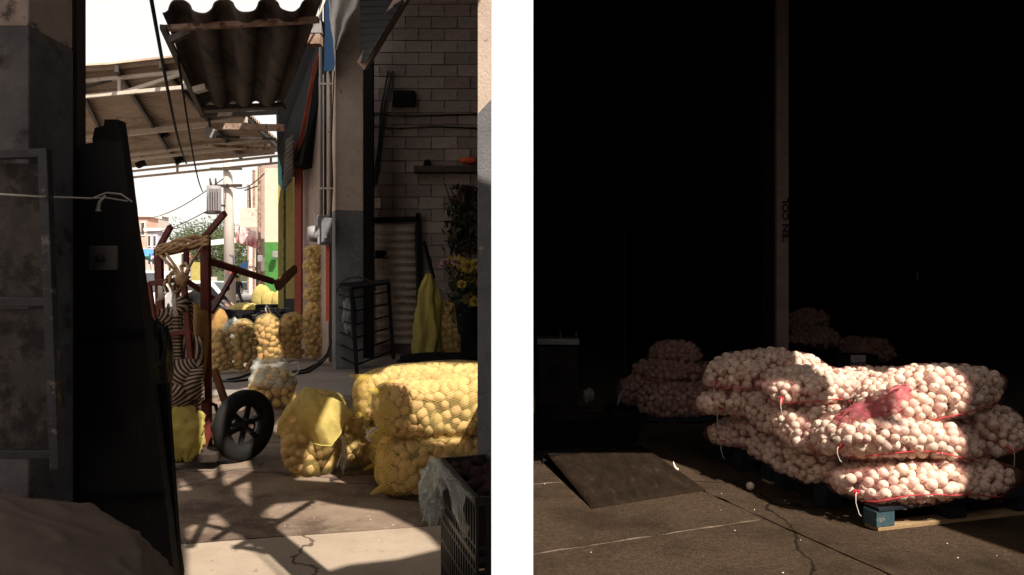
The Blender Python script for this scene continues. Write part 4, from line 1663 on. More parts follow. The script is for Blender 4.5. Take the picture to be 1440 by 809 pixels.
fm = [flower_mesh(M['petal'], 13, .12), flower_mesh(M['pinkpetal'], 9, .08)]
cmb = MB()
cmb.ball((0, 0, .01), .045, 10, 6, (1, 1, .5))
cme = cmb.mesh('seed_head', True)
cme.materials.append(M['seed'])
lr = random.Random(3)
stem = MB()
for k in range(34):
    yel = k < 24
    px, py = (lr.uniform(632, 673), lr.uniform(365, 425)) if yel else (lr.uniform(618, 648), lr.uniform(366, 388))
    if k < 4:
        px, py = ((661, 392), (664, 372), (650, 378), (668, 410))[k]
    Y = 11.6 + lr.uniform(-.2, .5)
    q = P(px, py, Y)
    rq = (CAMP - q + Vector((lr.uniform(-3, 3), 0, lr.uniform(0, 9)))).to_track_quat('Z', 'Y')
    f = inst('bloom', fm[0 if yel else 1], fl, q - fl.location, rq, [lr.uniform(.7, 1.1)] * 3)
    inst('seed_head', cme, f, (0, 0, 0))
    stem.tube([q, q.lerp(P(657, 430, 11.9), .5) + Vector((0, 0, .05)), P(657, 430, 11.9)], .008, 4)
stem.build('stems', M['darkleaf'], fl)


def leaf_cloud(name, m, parent, fn, n, size, seed=1):
    lr = random.Random(seed)
    mb = MB()
    for _ in range(n):
        q = fn(lr)
        d = Vector((lr.gauss(0, 1), lr.gauss(0, 1), lr.gauss(0, 1))).normalized()
        s_ = d.cross(Vector((lr.gauss(0, 1), lr.gauss(0, 1), lr.gauss(0, 1)))).normalized()
        L0 = size * lr.uniform(.6, 1.4)
        mb.add([q - d * L0, q + s_ * L0 * .4, q + d * L0, q - s_ * L0 * .4], [(0, 1, 2, 3)])
    o = mb.build(name, m, parent)
    return o


lo = leaf_cloud('leaves', M['darkleaf'], fl, lambda r: P(r.gauss(652, 12), r.gauss(405, 16), 11.8 + r.gauss(0, .2)), 500, .06, 4)
lo['kind'] = 'stuff'
dl = thing('dried_plant', 'bundle of dried dark leaves hanging on the block wall above the flowers', 'dried leaves', P(655, 300, 13.3))
st = MB()
for k in range(14):
    st.tube([P(640 + rnd(-15, 25), 262 + rnd(-6, 40), 13.3), P(650 + rnd(-8, 14), 320, 13.25), P(655 + rnd(-6, 10), 362, 13.2)], .012, 4)
st.build('stems', M['dryleaf'], dl)
lo = leaf_cloud('leaves', M['dryleaf'], dl, lambda r: P(r.gauss(655, 12), r.uniform(262, 358), 13.25 + r.gauss(0, .12)), 420, .09, 6)
lo['kind'] = 'stuff'
lo = leaf_cloud('leaves', M['darkleaf'], dl, lambda r: P(r.gauss(648, 11), r.uniform(285, 350), 13.2 + r.gauss(0, .12)), 160, .09, 8)
lo['kind'] = 'stuff'

# banner and blue plastic hanging at the pillar
bn = thing('banner', 'white printed banner with red and green marks hanging from the pillar top', 'banner', P(480, 40, 10.9))
outl = [((462, -25), (512, -25)), ((462, -5), (508, -5)), ((463, 12), (503, 12)), ((464, 28), (491, 28)), ((466, 42), (487, 42)), ((469, 56), (480, 56)), ((471, 70), (474, 70))]
vs, fs = [], []
nn_ = 14
for j, (a, b) in enumerate(outl):
    for i in range(nn_ + 1):
        t = i / nn_
        vs.append(P(a[0] + (b[0] - a[0]) * t, a[1], 10.85 + .06 * math.sin(t * 11 + j * .5) + .04 * nz(t * 4, j)))
for j in range(len(outl) - 1):
    for i in range(nn_):
        k = j * (nn_ + 1) + i
        fs.append((k, k + 1, k + nn_ + 2, k + nn_ + 1))
mb = MB()
mb.add(vs, fs)
o = mb.build('sheet', M['banner'], bn, True)
o.modifiers.new('thick', 'SOLIDIFY').thickness = .006
mb = MB()
mb.loft([[P(457, -25, 10.95), P(463, -25, 10.9), P(464, -25, 11.05), P(457, -25, 11.05)], [P(457, 40, 10.95), P(467, 40, 10.9), P(467, 40, 11.05), P(457, 40, 11.05)], [P(456, 90, 10.95), P(471, 90, 10.9), P(471, 90, 11.05), P(456, 90, 11.05)], [P(455, 100, 10.95), P(469, 100, 10.9), P(469, 100, 11.05), P(455, 100, 11.05)]], caps=True)
tag(mb.build('blue_sheet', M['blue'], None), 'blue plastic sheet hanging behind the white banner', 'plastic sheet')

# ------------------------------------------------------------------ corrugated awning above the street side
aw = thing('awning', 'dark heavy corrugated awning sheet overhead beside the pillar', 'awning', P(330, 80, 9))
vs, fs = [], []
na, nb = 96, 8
zA = 4.02
for j in range(nb + 1):
    v = j / nb
    Y = 7.15 + v * 3.25
    xl = (228 + (283 - 228) * v ** .8 - 720) / 1000 * Y
    xr = (452 + (398 - 452) * v ** .9 - 720) / 1000 * Y
    for i in range(na + 1):
        u = i / na
        wv_ = math.sin(u * math.pi * 2 * 3.6 - .9)
        wv_ = math.copysign(abs(wv_) ** .55, wv_)
        vs.append((xl + (xr - xl) * u, Y + (.03 * nz(u * 20) if j == 0 else 0), zA + .13 - .19 * v + .07 * wv_ + .03 * (u - .5)))
for j in range(nb):
    for i in range(na):
        k = j * (na + 1) + i
        fs.append((k, k + 1, k + na + 2, k + na + 1))
mb = MB()
mb.add(vs, fs)
o = mb.build('sheet', M['asbestos'], aw, True)
o.modifiers.new('thick', 'SOLIDIFY').thickness = .018
MB().bar(P(231, 40, 7.4), P(448, 28, 7.4), .05, .07, (0, 1, 0)).build('purlin', M['rustbeam'], aw)
MB().bar(P(281, 154, 10.3), P(400, 149, 10.3), .07, .16, (0, 1, 0)).build('purlin', M['darksteel'], aw)
MB().bar(P(229, 38, 7.3), P(284, 160, 10.3), .06, .05).build('edge_angle', M['darksteel'], aw)
mb = MB()
mb.prism([P(236, 50, 7.3), P(262, 41, 7.2), P(268, 46, 7.2), P(238, 60, 7.3)], (0, .06, 0))
mb.build('broken_edge', M['asbestos'], aw)
MB().box(P(282, 125, 8.9), (.16, .1, .07), Matrix.Rotation(R(-15), 3, 'Y')).build('patch', M['palesteel'], aw)
tag(MB().bar(P(396, 59, 8.8), P(452, 57, 8.8), .12, .14, (0, 1, 0)).build('beam', M['rustbeam']), 'short rusty steel beam under the awning beside the banner', 'beam')
MB().box(P(446, 40, 9.5), (.16, .2, .2)).build('junction_box', M['conduit'], bevel=.01)
tag(bpy.data.objects['junction_box'], 'grey junction box above the rusty beam near the pillar top', 'box')
mb = MB()
pp = [P(*q, 8.6) for q in ((458, -5), (450, 18), (442, 32), (436, 42), (424, 52), (408, 54), (396, 51), (388, 40), (384, 22), (382, 5))]
tag(mb.tube(pp, .014, 6).build('cable', M['palesteel'], None, True), 'pale drooping cable looped under the awning edge', 'cable')
for k, (pa, pb, r0, lb) in enumerate((((212, -5), (262, 230), .02, 'long black overhead cable running past the awning left edge'), ((250, 80), (285, 270), .012, 'thinner black cable hanging in front of the far canopy'))):
    a, b = P(*pa, 6.9), P(*pb, 17)
    pp = [a.lerp(b, t) + Vector((0, 0, -.25 * math.sin(math.pi * t))) for t in np.linspace(0, 1, 14)]
    tag(MB().tube(pp, r0, 6).build('cable', M['black'], None, True), lb, 'cable')

# ------------------------------------------------------------------ far canopy over the street
cn = thing('street_canopy', 'wide weathered corrugated canopy on steel trusses over the street', 'canopy', P(250, 160, 14))
KN = [P(40, 100, 10.3), P(268, 79, 9.8)]
KF = [P(90, 245, 19.0), P(404, 211, 16.6)]
KF[0].z = KN[0].z = (KN[0].z + KF[0].z) / 2
KF[1].z = KN[1].z = (KN[1].z + KF[1].z) / 2
KN = [P(40, 100, (KN[0].z - CAMH) / .299), P(268, 79, (KN[1].z - CAMH) / .32)]
KF = [P(90, 245, (KF[0].z - CAMH) / .154), P(404, 211, (KF[1].z - CAMH) / .188)]


def kp(u, v, dz=0):
    return KN[0].lerp(KN[1], u).lerp(KF[0].lerp(KF[1], u), v) + Vector((0, 0, dz))


nw = 46
vs, fs = [], []
for j in range(nw * 6 + 1):
    v = j / (nw * 6)
    dz = 0.042 * math.sin(v * nw * 2 * math.pi)
    for i in range(5):
        vs.append(kp(i / 4, v, dz + .012 * math.sin(i * 2.1 + j * .02)))
for j in range(nw * 6):
    for i in range(4):
        k = j * 5 + i
        fs.append((k, k + 1, k + 6, k + 5))
mb = MB()
mb.add(vs, fs)
mb.build('roof_sheet', M['canopy'], cn, True)
for u in (.02, .28, .55, .82, .99):
    MB().bar(kp(u, 0, -.08), kp(u, 1, -.08), .05, .09).build('purlin', M['darksteel'], cn)


def canopy_truss(v, drop, diag=True):
    tr = MB().bar(kp(-.02, v, -.14), kp(1, v, -.14), .05, .05).build('truss', M['palesteel'], cn)
    MB().bar(kp(-.02, v, -.14 - drop), kp(1, v, -.14 - drop), .05, .05).build('chord', M['palesteel'], tr)
    for u in (.55, .94):
        MB().bar(kp(u, v, -.14), kp(u, v, -.14 - drop), .045, .045).build('web', M['palesteel'], tr)
    if diag:
        MB().bar(kp(.56, v, -.14 - drop), kp(.93, v, -.16), .045, .045).build('web', M['palesteel'], tr)
        MB().bar(kp(.03, v, -.14 - drop), kp(.5, v, -.16), .03, .03).build('web', M['darksteel'], tr)


canopy_truss(.03, .22)
canopy_truss(.45, .05, False)
canopy_truss(.72, .12, False)
canopy_truss(.985, .16, False)
for k, (px, py, Y) in enumerate(((233, 186, 14.5), (201, 228, 17), (256, 222, 17))):
    fl_ = thing('floodlight', ['dark floodlight nearest of three under the street canopy', 'dark floodlight at the far left under the street canopy', 'dark floodlight at the far right under the street canopy'][k], 'floodlight', P(px, py, Y), 'floodlights under the street canopy')
    MB().box(P(px - 3, py + 3, Y), (.20, .12, .12), Matrix.Rotation(R(-25), 3, 'Y')).build('lamp_head', M['black'], fl_)
    MB().bar(P(px + 1, py, Y), P(px - 1, py - 9, Y), .05, .04).build('bracket', M['black'], fl_)
# clutter of steel between awning and canopy
for k, (a, b, Y, wd, m_) in enumerate((((283, 163), (392, 158), 11.5, .06, 'darksteel'), ((296, 178), (400, 180), 12.0, .10, 'rustbeam'), ((292, 192), (388, 196), 13.0, .05, 'darksteel'), ((300, 205), (388, 210), 14.5, .05, 'rustbeam'), ((310, 222), (386, 215), 16, .06, 'palesteel'))):
    o = MB().bar(P(*a, Y), P(*b, Y), wd, wd, (0, 1, 0)).build('beam', M[m_])
    tag(o, ['uppermost thin dark beam between awning and canopy', 'thick rusty beam below the awning far edge', 'dark thin beam under the thick rusty beam', 'rusty thin beam low between canopy and shop fronts', 'pale beam lowest of those joining the canopy to the shops'][k], 'beam', 'beams joining canopy and shop fronts')
lamp = thing('floodlight', 'pale boxy floodlight hanging below the awning far edge', 'floodlight', P(296, 186, 11.6))
MB().box(P(296, 187, 11.6), (.16, .14, .16), Matrix.Rotation(R(25), 3, 'Y')).build('lamp_head', M['conduit'], lamp, bevel=.01)
MB().bar(P(294, 160, 11.6), P(295, 180, 11.6), .03, .03).build('bracket', M['darksteel'], lamp)

# ------------------------------------------------------------------ shop fronts on the right side of the street
sw = thing('shop_wall', 'stained pinkish plaster wall between the pillar and the red post', 'wall', P(440, 480, 12.7))
q = [P(424, 200, 13.3), P(462, 200, 12.2)]
MB().prism([(q[0].x, q[0].y, 0), (q[1].x, q[1].y, 0), (q[1].x + .12, q[1].y + .3, 0), (q[0].x + .12, q[0].y + .3, 0)], (0, 0, 5.0)).build('plaster', M['pinkwall'], sw)
MB().bar(P(420, 200, 13.0), P(420, 476, 13.0), .12, .12, (0, 1, 0)).build('post', M['reddishpost'])
tag(bpy.data.objects['post.003'] if 'post.003' in bpy.data.objects else bpy.data.objects['post'], None)
rp_ = [o for o in bpy.data.objects if o.name.startswith('post') and 'label' not in o and o.parent is None]
for o in rp_:
    tag(o, 'slim brick red post in front of the ochre doorway', 'post')
oc = thing('shop', 'dark open shop front with ochre door jamb beyond the red post', 'shop', P(405, 470, 15.5))
MB().prism([P(395, 240, 16.5), P(414, 225, 15), P(414, 470, 15), P(395, 462, 16.5)], (.1, .3, 0)).build('back_panel', M['black'], oc)
MB().bar(P(397, 240, 16.2), P(397, 455, 16.2), .16, .1, (0, 1, 0)).build('jamb', M['yellowwall'], oc)
MB().bar(P(408, 240, 14.9), P(408, 420, 14.9), .16, .06, (0, 1, 0)).build('door_panel', M['yellowwall'], oc)
mb = MB()
pth = [P(402 + 1.5 * nz(i * .9), 262 + i * 6, 15.2) for i in range(26)]
mb.tube(pth, [.05 + .03 * nz(i * 1.7, 4) for i in range(26)], 7)
tag(mb.build('garland', M['darkleaf'], None, True), 'thin dark garland hanging beside the ochre door jamb', 'garland')
up = thing('shop_canopy', 'dark folded shop canopy with blue side and ribbed white panel above the doorway', 'shop canopy', P(405, 210, 13.5))
MB().prism([P(388, 150, 14), P(396, 60, 13.4), P(452, 45, 12.6), P(456, 110, 12.6), P(424, 232, 12.5), P(398, 245, 14), P(390, 215, 14)], (.1, .4, 0)).build('underside', M['black'], up)
MB().prism([P(390, 205, 14.2), P(396, 214, 14.0), P(396, 266, 14.0), P(391, 258, 14.2)], (.05, .2, 0)).build('side_panel', M['teal'], up)
mb = MB()
vs, fs = [], []
for i in range(41):
    t = i / 40
    dd = .02 * math.sin(t * 60)
    vs += [P(407 + 8 * (1 - t) * .4 + 4, 188 + t * 66, 12.6 - .05 + dd), P(398 + 4 * (1 - t) + 4 * dd * 10, 196 + t * 74, 13.2 - .05 + dd)]
for i in range(40):
    fs.append((2 * i, 2 * i + 1, 2 * i + 3, 2 * i + 2))
mb.add(vs, fs)
mb.build('ribbed_panel', M['asbestos'], up, True).modifiers.new('thick', 'SOLIDIFY').thickness = .01
mb = MB()
vs, fs = [], []
for i in range(61):
    t = i / 60
    dd = .03 * math.sin(t * 90)
    vs += [P(447 - 24 * t + 4, 66 + t * 130, 11.2 + 1.4 * t + dd), P(443 - 26 * t - 2, 90 + t * 138, 11.5 + 1.4 * t + dd)]
for i in range(60):
    fs.append((2 * i, 2 * i + 1, 2 * i + 3, 2 * i + 2))
mb.add(vs, fs)
tag(mb.build('red_tarp', M['redtarp'], None, True), 'faded red tarp strip slanting down from the rusty beam', 'tarp')
mb = MB()
mb.prism([P(386, 406, 7.4), P(413, 374, 7.2), P(413, 382, 7.2), P(392, 411, 7.4)], (.0, .1, -.0))
MB().prism([P(384, 397, 6.5), P(412, 373, 6.9), P(413, 383, 6.9), P(388, 409, 6.5)], (.02, .06, 0)).build('board', M['rustwood'], ht, bevel=.003)

gpil = thing('pillar', 'green and cream shop pillar farther down the street with small boxes', 'pillar', P(383, 430, 24))
for a, b, y0, y1, m_, Y in ((372, 392, 237, 341, 'cream', 24), (372, 392, 341, 437, 'green', 23.95)):
    A, B = P(a, y0, Y), P(b, y1, Y)
    zlo = B.z if m_ == 'cream' else 0
    MB().box(((A.x + B.x) / 2, Y + .25, (A.z + zlo) / 2), (B.x - A.x, .5, A.z - zlo - .003), None).build('upper_shaft' if m_ == 'cream' else 'painted_base', M[m_], gpil, bevel=.01)
for px, py in ((366, 364), (387, 358)):
    MB().box(P(px, py, 23.7), (.15, .15, .22)).build('meter', M['conduit'], gpil, bevel=.02)
# row of further shop blocks toward the vanishing point
shops = [(366, 374, 232, 26, 'pinkwall', 'narrow weathered shop block just past the green pillar'), (358, 367, 240, 33, 'cream', 'cream shop block farther along past the green pillar'), (350, 359, 260, 44, 'farwhite', 'pale distant shop block next to the utility pole')]
for i, (a, b, y, Y, m_, lb) in enumerate(shops):
    A = P(a, y, Y)
    B = P(b, y, Y)
    bl_ = thing('shop_block', lb, 'building', (A.x, Y, 0), 'shop blocks along the street')
    MB().box(((A.x + B.x) / 2 + 1.0, Y + 2.5, A.z / 2), (B.x - A.x + 2.0, 5, A.z)).build('wall', M[m_], bl_)
    for k in range(3):
        wz = A.z * (.3 + .22 * k)
        f = MB().box((A.x - .02, Y + 1.2 + k * .2, wz), (.08, .9, .7)).build('window', M['farwhite'], bl_)
        MB().box((A.x - .05, Y + 1.2 + k * .2, wz), (.06, .7, .5)).build('pane', M['glass'], f)
    MB().box(((A.x + B.x) / 2 + .4, Y - .06, A.z * .36), (B.x - A.x + .8, .1, .5)).build('signboard', M['palesteel'], bl_)
    MB().tube([(A.x, Y - .1, 0), (A.x, Y - .1, A.z)], .06, 6).build('drainpipe', M['rustbeam'], bl_)
bb = thing('sign_box', 'rusty box sign on a thin mast above the far shops', 'sign', P(352, 310, 30))
MB().box(P(352, 316, 30), (.72, .5, 1.35)).build('panel', M['palesteel'], bb)
MB().box(P(352, 328, 29.7), (.66, .2, .5)).build('lower_panel', M['pinkwall'], bb)
MB().tube([P(352, 296, 30), P(351, 262, 30)], .04, 6).build('mast', M['darksteel'], bb)
MB().tube([P(344, 268, 30), P(362, 262, 30)], .03, 5).build('crossarm', M['darksteel'], bb)
MB().bar(P(343, 296, 29.9), P(364, 296, 29.9), .05, .05).build('top_rail', M['darksteel'], bb)
MB().tube([P(362, 338, 30), P(362, 430, 30)], .06, 6).build('support_post', M['darksteel'], bb)
mb = MB()
vs, fs = [], []
for i in range(13):
    t = i / 12
    for j in range(5):
        vs.append(P(331 + t * 30 + 2 * nz(i, j), 316 + 10 * t + j * 6 + 3 * nz(i * .7, j, 5), 28 + .3 * nz(i * .8, j * .5)))
for i in range(12):
    for j in range(4):
        k = i * 5 + j
        fs.append((k, k + 1, k + 6, k + 5))
mb.add(vs, fs)
M['flag'] = mat('red and white cloth', (.55, .08, .10), (.66, .58, .55), 1.6, .8, .2)
tag(mb.build('flag_cloth', M['flag'], None, True), 'crumpled red and white cloth hanging beside the utility pole', 'cloth')
mb = MB()
mb.loft([[P(338, 372, 31), P(349, 366, 31), P(349, 366, 33), P(338, 372, 33)], [P(336, 377, 31), P(349, 378, 31), P(349, 378, 33), P(336, 377, 33)]], caps=True)
tag(mb.build('blue_tarp', M['blue2'], None), 'small blue tarp awning right of the utility pole', 'tarp')
o = MB().box(P(333, 382, 30), (.6, .06, .18)).build('red_sign', M['redpaint'])
tag(o, 'small red sign strip under the blue tarp awning', 'sign')

# utility pole with transformer
upo = thing('utility_pole', 'tall concrete utility pole carrying a grey transformer', 'utility pole', P(322, 432, 32))
b_, t_ = P(324, 440, 32), P(319, 170, 32)
b_.z = 0
MB().tube([b_, t_], [.26, .17], 12).build('pole', M['greyblock'], upo, True)
for y in (238, 262):
    MB().bar(P(296, y, 31.7), P(340, y - 1, 31.7), .12, .12).build('crossarm', M['darksteel'], upo)
tfr = thing('transformer', 'grey transformer can with finned sides hung on the utility pole', 'transformer', P(302, 280, 31.3))
MB().tube([P(301, 300, 31.3), P(301, 262, 31.3)], .30, 16).build('tank', M['conduit'], tfr, True)
for k in range(5):
    MB().box(P(295 + k * 3.4, 281, 30.9), (.03, .25, .95)).build('fin', M['conduit'], tfr)
for k in range(2):
    MB().tube([P(297 + k * 7, 262, 31.3), P(295 + k * 8, 251, 31.3)], [.06, .035], 8).build('bushing', M['darksteel'], tfr, True)
MB().box(P(301, 300, 31.3), (.7, .5, .06)).build('base', M['darksteel'], tfr)
MB().bar(P(304, 288, 31.3), P(318, 290, 31.9), .08, .08).build('bracket', M['darksteel'], tfr)
for k, (a, b, sag) in enumerate((((150, 312), (300, 292), .9), ((150, 300), (316, 250), 1.0), ((318, 258), (376, 240), .4))):
    A, B = P(*a, 45), P(*b, 32)
    if k == 2:
        A, B = P(*a, 32), P(*b, 24)
    o = MB().tube([A.lerp(B, t) - Vector((0, 0, sag * math.sin(math.pi * t))) for t in np.linspace(0, 1, 16)], .022, 5).build('power_line', M['darksteel'], None, True)
    tag(o, ['lower power line sagging from the left roofs to the transformer', 'upper power line running left from the utility pole', 'short power line from the utility pole to the shops'][k], 'power line', 'power lines at the utility pole')

# ------------------------------------------------------------------ buildings on the far left, trees, stalls


def house(name, label, x0, x1, ytop, Y, m, cols, rws, depth=2.5, roofbox=False):
    A, B = P(x0, ytop, Y), P(x1, ytop, Y)
    t = thing(name, label, 'building', ((A.x + B.x) / 2, Y, 0), 'buildings down the street')
    MB().box(((A.x + B.x) / 2, Y + depth / 2, A.z / 2), (B.x - A.x, depth, A.z)).build('wall', M[m], t)
    MB().box(((A.x + B.x) / 2, Y + depth / 2, A.z + .15), (B.x - A.x + .5, depth + .5, .3)).build('cornice', M['farwhite'], t)
    wd = (B.x - A.x) / cols
    hh = A.z / rws
    for c in range(cols):
        for r in range(rws):
            cx_ = A.x + wd * (c + .5)
            cz = hh * (r + .55)
            f = MB().box((cx_, Y - .04, cz), (wd * .5, .12, hh * .55)).build('window', M['farwhite'], t)
            MB().box((cx_, Y - .09, cz), (wd * .38, .08, hh * .45)).build('pane', M['glass'], f)
    return t


house('brick_building', 'pink brick building at the far left of the street', 120, 207, 305, 78, 'pinkbrick', 8, 3)
house('grey_building', 'grey block tower behind the pink brick building', 199, 224, 304, 92, 'greyblock', 3, 5)
house('lilac_building', 'low lilac fronted house right of the pink brick building', 207, 222, 325, 74, 'lilac', 2, 3)
house('white_building', 'low white house right of the lilac house', 220, 240, 342, 84, 'farwhite', 3, 2)
house('pink_building', 'low pink house half hidden by the trees', 236, 262, 350, 95, 'pinkbrick', 3, 2)


def tree(px, Y, top, rad, label, seed):
    b = P(px, HY, Y)
    b.z = 0
    zt = P(px, top, Y).z
    t = thing('tree', label, 'tree', b, 'trees at the end of the street')
    mb = MB()
    mb.tube([b, b + Vector((.1, 0, zt * .3)), b + Vector((-.1, 0, zt * .62))], [.3, .22, .1], 8)
    lr = random.Random(seed)
    cl_ = []
    for k in range(16):
        a = lr.uniform(0, 6.28)
        rr = rad * lr.uniform(.2, .95)
        c = b + Vector((rr * math.cos(a), rr * math.sin(a) * .8, zt * lr.uniform(.42, .92)))
        cl_.append((c, rad * lr.uniform(.28, .5)))
        mb.tube([b + Vector((0, 0, zt * lr.uniform(.28, .5))), c], [.1, .03], 5)
    mb.build('trunk', M['bark'], t, True)

    def fn(r):
        c, q = r.choice(cl_)
        d = Vector((r.gauss(0, 1), r.gauss(0, 1), r.gauss(0, 1))).normalized()
        return c + d * q * r.random() ** .4
    leaf_cloud('crown', M['leaf'], t, fn, 2600, .22, seed)


for i, (px, Y, top, rad, lb) in enumerate(((246, 105, 330, 4.5, 'bushy green tree left of the hand truck handles'), (268, 100, 318, 5, 'tallest loose green tree seen over the hand truck top bar'), (296, 104, 316, 5, 'green tree between the hand truck handle and the transformer'), (318, 98, 322, 4.5, 'green tree right behind the utility pole foot'), (338, 108, 314, 5, 'pale green tree right of the utility pole'), (222, 120, 336, 4, 'small green tree peeping past the grey block tower'))):
    tree(px, Y, top, rad, lb, 100 + i)
o = MB().box((P(290, HY, 130).x, 130, 3.2), (60, 3, 6.4)).build('hedge', M['leaf'])
tag(o, 'dark hedge closing the far end of the street', 'hedge')
wl = MB().box((P(270, HY, 112).x, 90, 1.1), (26, .4, 2.2)).build('low_wall', M['greyblock'])
tag(wl, 'low grey wall beneath the trees at the street end', 'wall')
# footbridge-like pale beam in front of trees
fbm = MB().bar(P(262, 346, 70), P(330, 338, 70), .5, .5).build('gantry_beam', M['farwhite'])
tag(fbm, 'long pale gantry beam in front of the trees', 'beam')


def stall(label, px0, px1, ytop, Y, m):
    A, B = P(px0, ytop, Y), P(px1, ytop, Y)
    t = thing('market_stall', label, 'stall', ((A.x + B.x) / 2, Y, 0), 'stalls with coloured tarps')
    mid = (A + B) / 2
    mb = MB()
    loops = []
    for j in range(9):
        u = j / 8
        x = A.x + (B.x - A.x) * u
        z = A.z - .25 * (abs(u - .35) * 1.6) ** 2
        loops.append([(x, Y - 1.2, z - .5), (x, Y - .6, z - .05), (x, Y + .6, z), (x, Y + 1.2, z - .4)])
    mb.loft(loops, closed=False)
    mb.build('tarp', M[m], t, True).modifiers.new('thick', 'SOLIDIFY').thickness = .03
    for x in (A.x, B.x):
        for y in (-1.1, 1.1):
            MB().tube([(x, Y + y, 0), (x, Y + y, A.z - .4)], .04, 6).build('pole', M['darksteel'], t)
    MB().box((mid.x, Y, .45), (abs(B.x - A.x) * .8, 1.4, .9)).build('counter', M['darksteel'], t)


stall('market stall under a teal green tarp at the far left', 170, 203, 354, 46, 'teal')
stall('market stall under a bright blue tarp behind the teal one', 192, 222, 350, 50, 'blue2')


# vehicles
def car(label, name, px, Y, rotz, m, L0=4.2, H0=1.5, van=False):
    b = P(px, HY, Y)
    b.z = 0
    t = thing(name, label, 'car' if not van else 'van', b, 'cars parked down the street')
    t.rotation_euler = (0, 0, R(rotz))
    t['local'] = 1
    W = 1.75
    if van:
        prof = [(-L0 / 2, .35), (L0 / 2, .35), (L0 / 2, .85), (L0 * .38, 1.0), (L0 * .27, H0 * .98), (-L0 * .46, H0), (-L0 / 2, H0 * .9)]
    else:
        prof = [(-L0 / 2, .32), (L0 / 2, .32), (L0 / 2, .72), (L0 * .27, .90), (L0 * .12, H0 * .98), (-L0 * .2, H0), (-L0 * .36, .98), (-L0 / 2, .90)]
    mb = MB()
    mb.prism([(x, -W / 2, z) for x, z in prof], (0, W, 0))
    o = lpart(t, mb, 'body', M[m], False)
    o.modifiers.new('bevel', 'BEVEL').width = .07
    for sx in (-L0 * .31, L0 * .31):
        for sy in (-1, 1):
            mb = MB()
            mb.tube([(sx, sy * (W / 2 - .18), .32), (sx, sy * (W / 2 + .02), .32)], .32, 18)
            wheel = lpart(t, mb, 'wheel', M['rubber'], False)
            mb = MB()
            mb.tube([(sx, sy * (W / 2 + .01), .32), (sx, sy * (W / 2 + .04), .32)], .19, 14)
            hub = mb.build('rim', M['conduit'], None)
            hub.parent = wheel
    fx = .17 * L0
    for sy in (-1, 1):
        mb = MB()
        zl, zh = (1.0, H0 * .9)
        mb.prism([(-L0 * .30, sy * (W / 2 - .005), zl), (L0 * .20, sy * (W / 2 - .005), zl), (L0 * .10, sy * (W / 2 - .005), zh), (-L0 * .20, sy * (W / 2 - .005), zh)], (0, sy * .015, 0))
        lpart(t, mb, 'side_window', M['glass'], False)
        mb = MB()
        mb.ball((L0 / 2 - .02, sy * .62, .66), .12, 10, 6, (.4, 1.2, .8))
        lpart(t, mb, 'headlight', M['farwhite'])
        mb = MB()
        mb.ball((-L0 / 2 + .02, sy * .68, .78), .10, 8, 6, (.4, 1, 1.3))
        lpart(t, mb, 'tail_light', M['taillight'])
    mb = MB()
    if van:
        a, b2 = (L0 * .375, 1.02), (L0 * .275, H0 * .93)
    else:
        a, b2 = (L0 * .262, .93), (L0 * .13, H0 * .94)
    mb.prism([(a[0], -W * .42, a[1]), (a[0], W * .42, a[1]), (b2[0], W * .4, b2[1]), (b2[0], -W * .4, b2[1])], (.035, 0, .02))
    lpart(t, mb, 'windscreen', M['glass'], False)
    mb = MB()
    mb.box((L0 / 2 + .02, 0, .42), (.1, W * .95, .18))
    lpart(t, mb, 'bumper', M['greypost'], False)
    return t


car('white van facing the camera behind the hand truck', 'parked_van', 212, 27, -75, 'carwhite', 4.6, 1.85, True)
car('white parked car between utility pole and walking person', 'parked_car', 302, 38, -20, 'carwhite')
car('white parked car right of the walking person', 'parked_car', 351, 48, -80, 'carwhite')
car('silver white car at the far end of the street', 'parked_car', 272, 58, 10, 'carwhite')
tk = thing('stake_truck', 'truck bed with pale slatted sides and a yellow end board behind the hand truck', 'truck', P(245, HY, 40))
A, B = P(198, 366, 40), P(284, 366, 40)
for k in range(4):
    MB().box(((A.x + B.x) / 2, 40, 1.0 + k * .42), (B.x - A.x - .3, .08, .36)).build('side_board', M['greyblock'], tk)
MB().box((B.x - .25, 39.9, 1.6), (.55, .15, 1.9)).build('end_board', M['yellowwall'], tk)
MB().box(((A.x + B.x) / 2, 41.2, .75), (B.x - A.x, 2.2, .25)).build('bed', M['darksteel'], tk)
for x in (A.x + .8, B.x - .8):
    MB().tube([(x, 39.95, .45), (x, 40.3, .45)], .45, 18).build('wheel', M['rubber'], tk)
for k in range(5):
    MB().box((A.x + .2 + k * (B.x - A.x - .5) / 4, 39.92, 1.65), (.08, .06, 1.75)).build('stake', M['darksteel'], tk)


# ------------------------------------------------------------------ people
def person(label, base, joints, edges, rad, mats, hairc=None):
    me = bpy.data.meshes.new('person')
    me.from_pydata([tuple(j) for j in joints], edges, [])
    o = bpy.data.objects.new('person', me)
    C.objects.link(o)
    o.location = base
    sk_ = o.modifiers.new('skin', 'SKIN')
    for i, r0 in enumerate(rad):
        d = me.skin_vertices[0].data[i]
        d.radius = r0 if isinstance(r0, tuple) else (r0, r0)
        d.use_root = (i == 0)
    ss = o.modifiers.new('sub', 'SUBSURF')
    ss.levels = ss.render_levels = 2
    dg = bpy.context.evaluated_depsgraph_get()
    m2 = bpy.data.meshes.new_from_object(o.evaluated_get(dg))
    o.modifiers.clear()
    o.data = m2
    m2.materials.clear()
    for m_ in (M['darkcloth'], M['greycloth'], M['skin'], M['black']):
        m2.materials.append(m_)
    for p in m2.polygons:
        p.material_index = mats(p.center)
        p.use_smooth = True
    tag(o, label, 'person')
    return o


